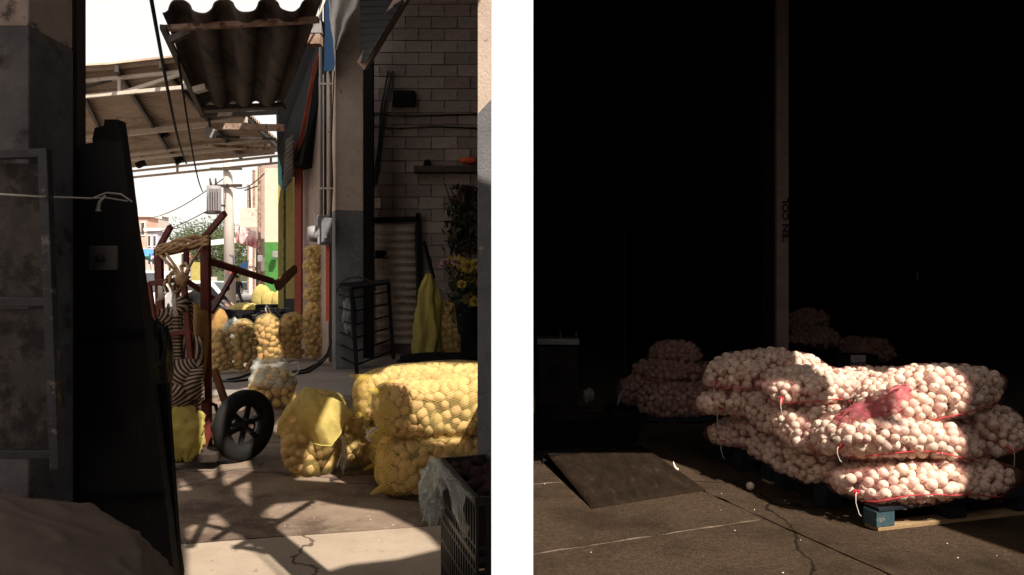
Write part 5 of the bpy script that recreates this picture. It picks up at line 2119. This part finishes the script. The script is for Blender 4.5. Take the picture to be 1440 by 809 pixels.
fy = 36.0
pb = P(333, HY, fy)
pb.z = 0
js = [(0, 0, .95), (0, .02, 1.15), (0, .03, 1.38), (0, .0, 1.50), (0, -.02, 1.60), (0, -.02, 1.72),
      (-.10, 0, .90), (-.13, -.10, .50), (-.13, .02, .09), (-.14, -.14, .04),
      (.10, 0, .90), (.20, .10, .50), (.30, .32, .12), (.32, .22, .04),
      (-.20, .03, 1.40), (-.25, .06, 1.14), (-.22, -.10, .92), (-.21, -.16, .84),
      (.20, .03, 1.40), (.27, .02, 1.13), (.30, -.10, .90), (.30, -.15, .82)]
es = [(0, 1), (1, 2), (2, 3), (3, 4), (4, 5), (0, 6), (6, 7), (7, 8), (8, 9), (0, 10), (10, 11), (11, 12), (12, 13), (2, 14), (14, 15), (15, 16), (16, 17), (2, 18), (18, 19), (19, 20), (20, 21)]
rd = [(.15, .11), (.14, .10), (.17, .11), .055, .09, .085, .10, .07, .045, .04, .10, .07, .045, .04, .065, .05, .04, .045, .065, .05, .04, .045]


def pm1(c):
    if c.z > 1.46:
        return 2
    if abs(c.x) > .22 and c.z < 1.12 and c.z > .78 and abs(c.x) < .4:
        return 2
    if c.z > .92:
        return 0
    if c.z < .1:
        return 3
    return 1


wp_ = person('person in black top and dark trousers walking away down the street', pb, js, es, rd, pm1)
MB().ball((pb.x, pb.y - .01, 1.70), .115, 12, 8, (.9, 1, .85)).build('hair', M['black'], wp_, True)
fy = 25.0
pb = P(302, HY, fy)
pb.z = 0
# crouching, bent over the goods, back towards the left
js = [(0, 0, .55), (.10, -.05, .75), (.24, -.08, .95), (.33, -.10, 1.04), (.40, -.12, 1.12), (.46, -.12, 1.20),
      (-.02, -.12, .52), (.28, -.24, .52), (.10, -.22, .10), (.24, -.28, .05),
      (-.02, .12, .52), (.28, .22, .50), (.08, .20, .10), (.22, .24, .05),
      (.24, -.28, .92), (.38, -.36, .70), (.56, -.30, .58), (.62, -.28, .54),
      (.24, .12, .92), (.40, .22, .72), (.58, .14, .60), (.64, .12, .56)]
cp = person('person in dark clothes crouching over the goods behind the hand truck', pb, js, es, rd, lambda c: 2 if (c.z > 1.03 or (c.x > .5 and c.z < .7)) else (3 if c.z < .12 else (1 if c.z < .58 else 0)))
MB().ball((pb.x + .45, pb.y - .10, 1.19), .12, 12, 8, (1, 1, .9)).build('hair', M['black'], cp, True)
mb = MB()
mb.loft(blob(P(286, 425, 22), (.45, .4, .42), 2.3, 24, 16, .25, 2.2, 11))
tag(mb.build('black_sack', M['black'], None, True), 'big black sack on the ground left of the crouching person', 'sack')

# crates and sacks in the street
lr = random.Random(9)
for k, (px, py, Y, sx, sz) in enumerate(((372, 446, 15.5, .75, .22), (398, 440, 16.5, .7, .24), (352, 441, 17.5, .8, .24), (415, 452, 14.5, .6, .3), (386, 433, 18.5, .8, .25), (318, 440, 19, .7, .25))):
    q = P(px, py, Y)
    z = q.z
    cr_ = thing('crate', ['low black crate in the middle of the crate row behind the standing sacks', 'black crate right of the middle behind the tied sack', 'black crate farther left beside the plastic bag', 'black crate against the red post', 'black crate farthest back near the green pillar', 'black crate by the crouching person'][k], 'crate', (q.x, Y, 0), 'black crates behind the standing sacks')
    for i in range(3):
        MB().box((q.x, Y - .25, z - .06 + (i - 1) * sz * .42), (sx, .03, sz * .34)).build('slat', M['black'], cr_)
        MB().box((q.x, Y + .25, z - .06 + (i - 1) * sz * .42), (sx, .03, sz * .34)).build('slat', M['black'], cr_)
    for sx_ in (-1, 1):
        MB().box((q.x + sx_ * sx / 2, Y, (z - .06 + sz * .6) / 2), (.03, .5, z - .06 + sz * .6)).build('end', M['black'], cr_)
    MB().box((q.x, Y, z - .1), (sx - .06, .46, sz * .6)).build('base', M['black'], cr_)
    leg = MB()
    leg.box((q.x, Y, (z - .2) / 2), (sx * .8, .4, max(.1, z - .2)))
    leg.build('stand', M['black'], cr_)
for k, (px, py, Y, a) in enumerate(((368, 419, 21, (.26, .2, .36)), (378, 424, 20, (.2, .2, .30)), (391, 425, 19.5, (.16, .16, .28)), (345, 436, 19, (.35, .3, .18)), (305, 452, 16.5, (.22, .2, .3)), (205, 452, 6.3, (.05, .06, .13)))):
    q = P(px, py, Y)
    o = MB().loft(blob(q, a, 2.6, 24, 16, .15, 2.5, 30 + k)).build('sack', M['tanmesh'] if k in (4,) else M['sackyellow'], None, True)
    tag(o, ['bulging yellow sack leaning on the green pillar', 'yellow sack at the foot of the green pillar', 'small tan yellow sack right of the green pillar foot', 'flat yellow heap of produce before the walking person', 'tan sack behind the leftmost standing potato sack', 'yellow sack edge between black panel and hand truck'][k], 'sack')
mb = MB()
pth = [P(378 + 40 * t, 444 - 3 * math.sin(t * 9), 14.6 + .2 * math.sin(t * 7)) for t in np.linspace(0, 1, 20)]
o = MB().loft(blob(P(395, 446, 14.3), (.45, .3, .14), 2.2, 40, 20, .6, 4, 33)).build('black_plastic', M['blackgloss'], None, True)
tag(o, 'crumpled black plastic sheet on the crates behind the tied sacks', 'plastic sheet')

# ------------------------------------------------------------------ right bay
# pallet under the main pile
p0 = G(1235, 748)
e1 = Vector((.963, .27, 0)).normalized()
e2 = Vector((-.27, .963, 0)).normalized()


def pu(u, v, z=0):
    return p0 + e1 * u + e2 * v + Vector((0, 0, z))


prot2 = Matrix((e1, e2, Vector((0, 0, 1)))).transposed()


def pallet(label, v0, v1, paint):
    t = thing('pallet', label, 'pallet', pu(.55, (v0 + v1) / 2), 'pallets under the onion pile')
    for u in (.05, .55, 1.05):
        for v in (v0 + .05, (v0 + v1) / 2, v1 - .05):
            first = u == .05 and v == v0 + .05
            MB().box(pu(u, v, .065), (.12, .10, .085), prot2).build('block', M['bluewood'] if first and v0 == 0 else M[paint], t, bevel=.003)
    for v in (v0 + .05, (v0 + v1) / 2, v1 - .05):
        MB().box(pu(.55, v, .011), (1.10, .10, .02), prot2).build('bottom_board', M['woodplank'] if v == v0 + .05 else M['darkblue'], t, bevel=.002)
    n = 5
    for k in range(n):
        v = v0 + .05 + k * (v1 - v0 - .1) / (n - 1)
        MB().box(pu(.55, v, .119), (1.10, .11, .02), prot2).build('deck_board', M['darkblue'], t, bevel=.002)
    for u in (.05, .55, 1.05):
        pass
    return t


pallet('near blue cornered pallet under the front of the big onion pile', 0, .90, 'darkblue')
pallet('dark pallet under the back of the big onion pile', .94, 1.72, 'darkblue')

PZ = .13
pr = math.degrees(math.atan2(e1.y, e1.x))
onion_specs = [
    # u, v, z, rotz offset, half sizes, tilt y, label
    (.50, .20, PZ + .100, 0, (.56, .28, .125), 2, 'bottom onion sack at the near corner of the pallet, sunlit nose'),
    (.20, .86, PZ + .100, 84, (.50, .26, .125), 0, 'bottom onion sack on the shaded left flank of the pile'),
    (.78, .86, PZ + .110, 80, (.48, .26, .125), 0, 'bottom onion sack in the middle of the pile behind the sunlit nose'),
    (.46, 1.46, PZ + .110, -5, (.55, .30, .13), 1, 'bottom onion sack at the back left end of the pile'),
    (.38, .25, PZ + .335, -3, (.48, .29, .135), 4, 'bright middle onion sack with a red seam at the near corner'),
    (1.08, .34, PZ + .330, 55, (.29, .24, .13), 0, 'shaded onion sack at the right side of the middle layer'),
    (.17, .88, PZ + .335, 78, (.52, .27, .135), -3, 'long middle onion sack on the left flank under the torn red net'),
    (.74, .90, PZ + .335, 84, (.45, .27, .125), 0, 'middle layer onion sack right behind the bright seamed one'),
    (.40, 1.48, PZ + .350, 6, (.58, .29, .13), 4, 'middle onion sack on the left end with red knotted corner'),
    (.70, .33, PZ + .570, 8, (.48, .28, .145), -5, 'top onion sack at right with half sunlit nose'),
    (.30, .88, PZ + .540, 14, (.43, .26, .115), 3, 'top middle onion sack in full sun left of the torn red net'),
    (.82, .95, PZ + .515, 12, (.38, .26, .11), 0, 'shaded top onion sack glimpsed behind the torn red net'),
    (.30, 1.46, PZ + .585, -4, (.47, .28, .135), -3, 'highest onion sack at the back left of the pile'),
]
osk = []
for i, (u, v, z, rz, a, ty, lb) in enumerate(onion_specs):
    osk.append(Sack(pu(u, v, z), EUL((i * 37 % 11 - 5) * .9, ty, pr + rz), a, 2.5, -.05, 200 + i, .20))
ORAD = .0295
for i, (u, v, z, rz, a, ty, lb) in enumerate(onion_specs):
    sk = osk[i]
    t = thing('onion_sack', lb, 'onion sack', sk.loc, 'onion sacks piled on the pallets')
    fill_sack(t, sk, ONION, 'onion', ORAD, osk, M['onionfill'], M['pinknet'], 1.0, -.12, False, 9000, 1.56, .27, 300, -2, (.5, 1.0))
    ph = i * 1.3
    mb = MB()
    zz = -.55 if i != 9 else -.75
    mb.tube(sk.path(lambda t: (-1.0 + 2.0 * t, -1 + .55 * abs(2 * t - 1) ** 8, zz + .18 * math.sin(t * 6 + ph)), 60, 1.03), .0034, 5)
    lpart(t, mb, 'seam_cord', M['redcord'])
    # knotted left end: a puckered red tuft and hanging cord
    mb = MB()
    e = sk.surf(Vector((-sk.a[0], -sk.a[1] * .35, -.1 * sk.a[2])), 1.02)[0]
    lr = random.Random(400 + i)
    for k in range(5):
        d = Vector((-lr.uniform(.005, .03), lr.uniform(-.03, .02), lr.uniform(-.04, .02)))
        mb.tube([e + Vector((.02, 0, 0)), e + d * .6, e + d + Vector((0, 0, -.012))], [.006, .004, .001], 5)
    lpart(t, mb, 'knot', M['redcord'])
    mb = MB()
    L0 = lr.uniform(.06, .14)
    mb.tube([e, e + Vector((-.03, -.02, -.01)), e + Vector((-.035, -.025, -L0 * .5)), e + Vector((-.02, -.03, -L0)), e + Vector((-.01, -.035, -L0 - .01))], .0024, 4)
    lpart(t, mb, 'cord_end', M['whiterope'])
# torn red net lying on the pile
rn = thing('torn_net', 'torn red net bag lying open over the sunlit onion sacks', 'net', P(1230, 568, 4.5))
prof = [((1172, 590), (1196, 600), 4.12), ((1186, 580), (1214, 598), 4.08), ((1200, 570), (1234, 594), 4.06), ((1220, 560), (1252, 586), 4.06), ((1242, 550), (1268, 580), 4.08), ((1262, 543), (1276, 572), 4.10), ((1276, 541), (1283, 556), 4.13)]
loops = []
for j, (a, b, Y) in enumerate(prof):
    l = []
    for k in range(26):
        th = 2 * math.pi * k / 26
        c = ((a[0] + b[0]) / 2, (a[1] + b[1]) / 2)
        hx, hy = (b[0] - a[0]) / 2, (b[1] - a[1]) / 2
        q = P(c[0] + hx * math.cos(th) + 2.5 * nz(k * .5, j), c[1] + hy * math.cos(th) - 2 * math.sin(th) + 2.5 * nz(k * .6, j, 4), Y)
        q.y += .05 * math.sin(th) + .012 * nz(k * .9, j * .8, 7)
        l.append(q)
    loops.append(l)
dl_ = []
for j in range(len(loops) - 1):
    for s_ in range(3):
        dl_.append([a.lerp(b, s_ / 3) + Vector((0, .034 * nz(i * .8, (j * 3 + s_) * .45), .028 * nz(i * .9, (j * 3 + s_) * .5, 3))) for i, (a, b) in enumerate(zip(loops[j], loops[j + 1]))])
dl_.append(loops[-1])
MB().loft(dl_, caps=True).build('net', M['rednet'], rn, True)
mb = MB()
for k in range(26):
    a = P(1175 + rnd(0, 60), 592 + rnd(-8, 8), 4.05)
    mb.tube([a, a + Vector((rnd(-.05, .05), rnd(-.01, .01), rnd(-.03, .01))), a + Vector((rnd(-.08, .08), 0, rnd(-.06, -.01)))], .0015, 4)
mb.build('threads', M['rednet'], rn)

# back pile on the left
back = [
    (P(955, 560, 7.1), (.42, .30, .17), 4, 'lowest onion sack of the dim pile at the back', .042),
    (P(905, 548, 7.4), (.26, .24, .16), -10, 'left slumped onion sack of the dim pile at the back', .040),
    (P(940, 522, 7.4), (.34, .26, .14), 8, 'middle onion sack of the dim pile at the back', .040),
    (P(990, 535, 7.6), (.25, .26, .19), 20, 'right onion sack of the dim pile at the back', .040),
    (P(948, 494, 7.5), (.26, .22, .12), -6, 'topmost onion sack of the dim pile at the back', .040),
]
bk = [Sack(l, EUL(0, 0, rz), a, 2.5, -.02, 300 + i, .14) for i, (l, a, rz, lb, rr) in enumerate(back)]
for i, (l, a, rz, lb, rr) in enumerate(back):
    t = thing('onion_sack', lb, 'onion sack', l, 'onion sacks in the dim back pile')
    fill_sack(t, bk[i], SHADEONION, 'onion', rr * .82, bk, M['onionfill'], M['pinknet'], 1, -.1, False, 3500, 1.7, .18)
bp = thing('pallet', 'dark blue stand under the dim onion pile at the back', 'pallet', P(940, 597, 7.2))
zt_ = P(940, 585, 7.0).z
for k in range(4):
    MB().box((1.55 + .0, 6.95 + k * .25, zt_ - .015), (1.1, .16, .03)).build('deck_board', M['darkblue'], bp)
for x in (1.12, 1.55, 2.0):
    for y in (6.95, 7.65):
        MB().box((x, y, (zt_ - .03) / 2), (.1, .1, zt_ - .03)).build('block', M['bluewood'], bp)
mb = MB()
loops = []
for j in range(7):
    u = j / 6
    loops.append([P(868 + 12 * u + 2 * nz(j, k), 566 - 22 * u + (k - 3) * 2.0 * (1 - .6 * u), 6.9 + .02 * math.sin(k + j)) for k in range(7)])
mb.loft(loops, closed=False)
o = mb.build('plastic_scrap', M['dimscrap'], None, True)
o.modifiers.new('thick', 'SOLIDIFY').thickness = .004
tag(o, 'pale plastic scrap at the left end of the dim onion pile', 'plastic scrap')
mb = MB().loft(blob(P(828, 556, 6.9), (.055, .05, .06), 2, 20, 14, .6, 3, 41))
tag(mb.build('plastic_scrap', M['dimscrap'], None, True), 'pale crumpled bag scrap beside the old dark cabinet', 'plastic scrap')

# old cabinet and block at left
cbn = thing('cabinet', 'old dark metal cabinet with a round hole standing in the gloom', 'cabinet', P(785, 575, 7.2))
q = P(785, 530, 7.2)
MB().box((q.x, 7.4, P(785, 530, 7.2).z), (.40, .35, .62)).build('body', M['cabinet'], cbn, bevel=.01)
MB().box((q.x, 7.39, P(785, 481, 7.2).z), (.43, .40, .06)).build('top', M['steeldim'], cbn, bevel=.005)
mb = MB()
hq = P(780, 519, 7.2)
mb.tube([(hq.x, 7.20, hq.z), (hq.x, 7.235, hq.z)], .045, 14)
mb.build('hole', M['black'], cbn)
for px in (788, 810):
    MB().tube([P(px, 481, 7.3), P(px, 466, 7.3)], .012, 6).build('stub', M['steeldim'], cbn)
MB().box((q.x, 7.4, (P(785, 572, 7.2).z) / 2), (.36, .3, P(785, 572, 7.2).z)).build('plinth', M['black'], cbn)
o = MB().box(P(804, 585, 6.85), (.40, .22, .16)).build('block', M['cabinet'], bevel=.01)
o.location.z = 0
tag(o, 'low worn block on the floor in front of the dark cabinet', 'block')
o = MB().box((P(804, 597, 6.9).x, 6.95, P(804, 597, 6.85).z / 2 - .002), (.7, .5, P(804, 597, 6.85).z)).build('step', M['gloomblack'])
tag(o, 'dark step under the low worn block', 'step')

# ramp plate
rmp = thing('ramp_plate', 'worn dark steel ramp plate resting on the paving at left', 'ramp', G(880, 680))
ra, rb = G(832, 716), G(993, 690)
rc, rd_ = P(905, 628, 5.62), P(771, 640, 5.30)
mb = MB()
pts = [ra + Vector((0, 0, .006)), rb + Vector((0, 0, .006)), rc, rd_]
n = 14
vs, fs = [], []
for j in range(n + 1):
    for i in range(n + 1):
        u, v = i / n, j / n
        q = pts[0].lerp(pts[1], u).lerp(pts[3].lerp(pts[2], u), v)
        vs.append(q + Vector((0, 0, .006 * nz(u * 4, v * 4) * math.sin(math.pi * v))))
for j in range(n):
    for i in range(n):
        k = j * (n + 1) + i
        fs.append((k, k + 1, k + n + 2, k + n + 1))
mb.add(vs, fs)
o = mb.build('plate', M['plate'], rmp, True)
sm = o.modifiers.new('thick', 'SOLIDIFY')
sm.thickness = .012
sm.offset = 1
ea = (rd_ + rc) / 2
MB().bar(rd_ + Vector((0, .05, -.035)), rc + Vector((0, .05, -.035)), .06, .06).build('edge_bar', M['black'], rmp)
for q in (rd_, rc):
    MB().box((q.x * .97 + ea.x * .03, q.y + .08, (q.z - .05) / 2), (.1, .1, q.z - .05)).build('support', M['black'], rmp)
# raised inner floor
ifl = MB().prism([(.1, 5.72, -.02), (1.02, 5.90, -.02), (1.25, 6.9, -.02), (.1, 6.9, -.02)], (0, 0, .07)).build('step', M['gloomblack'])
tag(ifl, 'dark low step at the threshold behind the ramp plate', 'step')

# pole with scrawl
pole = thing('pole', 'worn cream square pole with vertical scrawl behind the onion pile', 'pole', P(1102, 560, 7.05))
a, b = P(1093, 30, 7.05), P(1110, 30, 7.05)
MB().box(((a.x + b.x) / 2, 7.12, 2.09), (b.x - a.x, .12, 4.18)).build('shaft', M['polecream'], pole, bevel=.006)
MB().box((a.x - .066, 7.16, 2.09), (.125, .1, 4.18)).build('dark_side', M['gloomblack'], pole, bevel=.006)


def text_mesh(body, size, mtx, m, parent, name):
    cu = bpy.data.curves.new('lettering', 'FONT')
    cu.body = body
    cu.size = size
    cu.extrude = .001
    cu.offset = .004 * size / .1
    cu.align_x = 'CENTER'
    cu.align_y = 'CENTER'
    tmp = bpy.data.objects.new('lettering', cu)
    C.objects.link(tmp)
    dg = bpy.context.evaluated_depsgraph_get()
    me = bpy.data.meshes.new_from_object(tmp.evaluated_get(dg))
    bpy.data.objects.remove(tmp)
    me.materials.clear()
    me.materials.append(m)
    me.transform(mtx)
    o = bpy.data.objects.new(name, me)
    C.objects.link(o)
    o.parent = parent
    o.location = -parent.location
    return o


q = P(1105, 310, 7.057)
mt = Matrix.Translation(q) @ Matrix.Rotation(R(90), 4, 'X') @ Matrix.Rotation(R(90), 4, 'Z') @ Matrix.Diagonal((1, .75, 1, 1))
text_mesh('*EN COL', .11, mt, M['ink'], pole, 'lettering')
# thin upright rods and a hanging lamp in the dark
for k, (px, y0, y1, Y, lb) in enumerate(((879, 330, 440, 11, 'thin dull steel rod upright in the dark left of the pole'), (1290, 383, 394, 12, 'tiny glint of steel on a rod right of the pole'), (1072, 150, 285, 9.5, 'thin dark conduit just left of the cream pole'))):
    o = MB().tube([P(px, y0, Y), P(px, y1 if k else 560, Y)], .012 if k != 1 else .008, 6).build('rod', M['steeldim'])
    tag(o, lb, 'rod')
lamp = thing('lamp_fixture', 'dim grey lamp fixture under the dark ceiling', 'lamp', P(995, 62, 9))
MB().prism([P(958, 50, 9), P(1030, 70, 9), P(1032, 80, 9), P(962, 60, 9)], (0, .3, 0)).build('housing', M['steeldim'], lamp)
for px in (970, 990, 1010, 1028):
    MB().bar(P(px, 50 + (px - 958) * .27, 8.98), P(px + 1, 60 + (px - 958) * .27, 8.98), .02, .02).build('bracket', M['black'], lamp)
MB().tube([P(995, 55, 9.1), (P(995, 55, 9.1).x, 9.1, 4.19)], .01, 5).build('hanger', M['black'], lamp)

# farther right pile, with a dark box bearing a paper label
far = [(P(1145, 478, 9.6), (.34, .3, .2), 5, 'far onion sack just right of the cream pole, low'), (P(1135, 452, 9.8), (.26, .26, .17), 15, 'far onion sack just right of the cream pole, upper'), (P(1215, 492, 9.4), (.36, .28, .17), -6, 'far onion sack above and behind the dark labelled box')]
fsk = [Sack(l, EUL(0, 0, rz), a, 2.4, 0, 330 + i, .15) for i, (l, a, rz, lb) in enumerate(far)]
for i, (l, a, rz, lb) in enumerate(far):
    t = thing('onion_sack', lb, 'onion sack', l, 'onion sacks far back right')
    fill_sack(t, fsk[i], SHADEONION, 'onion', .038, fsk, M['onionfill'], M['pinknet'], 1, -.05, False, 2500, 1.75, .18)
o = MB().box((P(1160, 520, 9.8).x, 9.75, .28), (1.3, .8, .56)).build('bench', M['gloomblack'])
tag(o, 'dark bench carrying the far onion sacks behind the pole', 'bench')
bx_ = thing('box', 'dark carton with a pale printed paper label', 'carton', P(1207, 540, 8.6))
q = P(1207, 525, 8.6)
MB().box((q.x, 8.75, P(0, 530, 8.6).z), (.50, .3, .52)).build('carton', M['cabinet'], bx_, bevel=.005)
MB().box((q.x, 8.75, (P(0, 530, 8.6).z - .26) / 2), (.52, .32, max(.02, P(0, 530, 8.6).z - .262))).build('stand', M['gloomblack'], bx_)
lp_ = MB().box(P(1207, 514, 8.595), (.18, .004, .25)).build('paper_label', M['papersheet'], bx_)
for k, (tx, yy, sz) in enumerate((('KAJDE', 512, .062), ('JEXLO', 519, .062), ('- -- -', 505, .04))):
    q = P(1207, yy, 8.59)
    mt = Matrix.Translation(q) @ Matrix.Rotation(R(90), 4, 'X')
    o = text_mesh(tx, sz, mt, M['ink'], bx_, 'lettering')
MB().box(P(1202, 527, 8.591), (.08, .004, .05)).build('blue_mark', M['darkblue'], bx_)

# loose onions and bits on the floor
q = G(1055, 690)
lo_ = inst('onion', ONION[0], None, q + Vector((0, 0, .029)), Quaternion((1, 0, 0), .3), (.028, .028, .029))
tag(lo_, 'single loose white onion on the paving left of the pallet', 'onion')
q = G(950, 664)
mb = MB().ball(q + Vector((0, 0, .016)), .022, 10, 7, (1, .7, .8), .4, 3)
mb.tube([q + Vector((0, 0, .02)), q + Vector((-.01, 0, .05)), q + Vector((-.016, 0, .075))], [.014, .008, .002], 6)
tag(mb.build('onion_scrap', M['crumb'], None, True), 'small pale onion scrap beside the ramp plate edge', 'onion scrap')
lr = random.Random(77)
mb = MB()
for k in range(90):
    left = k < 60
    x, y = (lr.uniform(-2.2, -.2), lr.uniform(3.0, 8)) if left else (lr.uniform(.15, 3), lr.uniform(3, 6))
    q = Vector((x, y, .003))
    s_ = lr.uniform(.0015, .005)
    mb.ball(q, s_, 5, 3, (1, lr.uniform(.6, 1.4), .5))
for k in range(7):                                       # curled onion skins blown about the pallet and ramp
    x, y = (lr.gauss(1.7, .5), lr.gauss(4.0, .6)) if k % 3 else (lr.uniform(.2, 1.5), lr.uniform(3.2, 5.4))
    a_, s_ = lr.uniform(0, 6.28), lr.uniform(.003, .007)
    ca, sa = math.cos(a_), math.sin(a_)
    pts = []
    for i in range(4):
        for j in (-1, 1):
            u = (i / 3 - .5) * 2
            px_, py_ = u * s_, j * s_ * .6 * (1 - .5 * abs(u))
            pts.append((x + px_ * ca - py_ * sa, y + px_ * sa + py_ * ca, .004 + .5 * s_ * u * u + .001 * j))
    mb.add(pts, [(0, 1, 3, 2), (2, 3, 5, 4), (4, 5, 7, 6)])
tag(mb.build('grit', M['crumb']), 'dry skins and grit scattered over both floors', 'grit', kind='stuff')
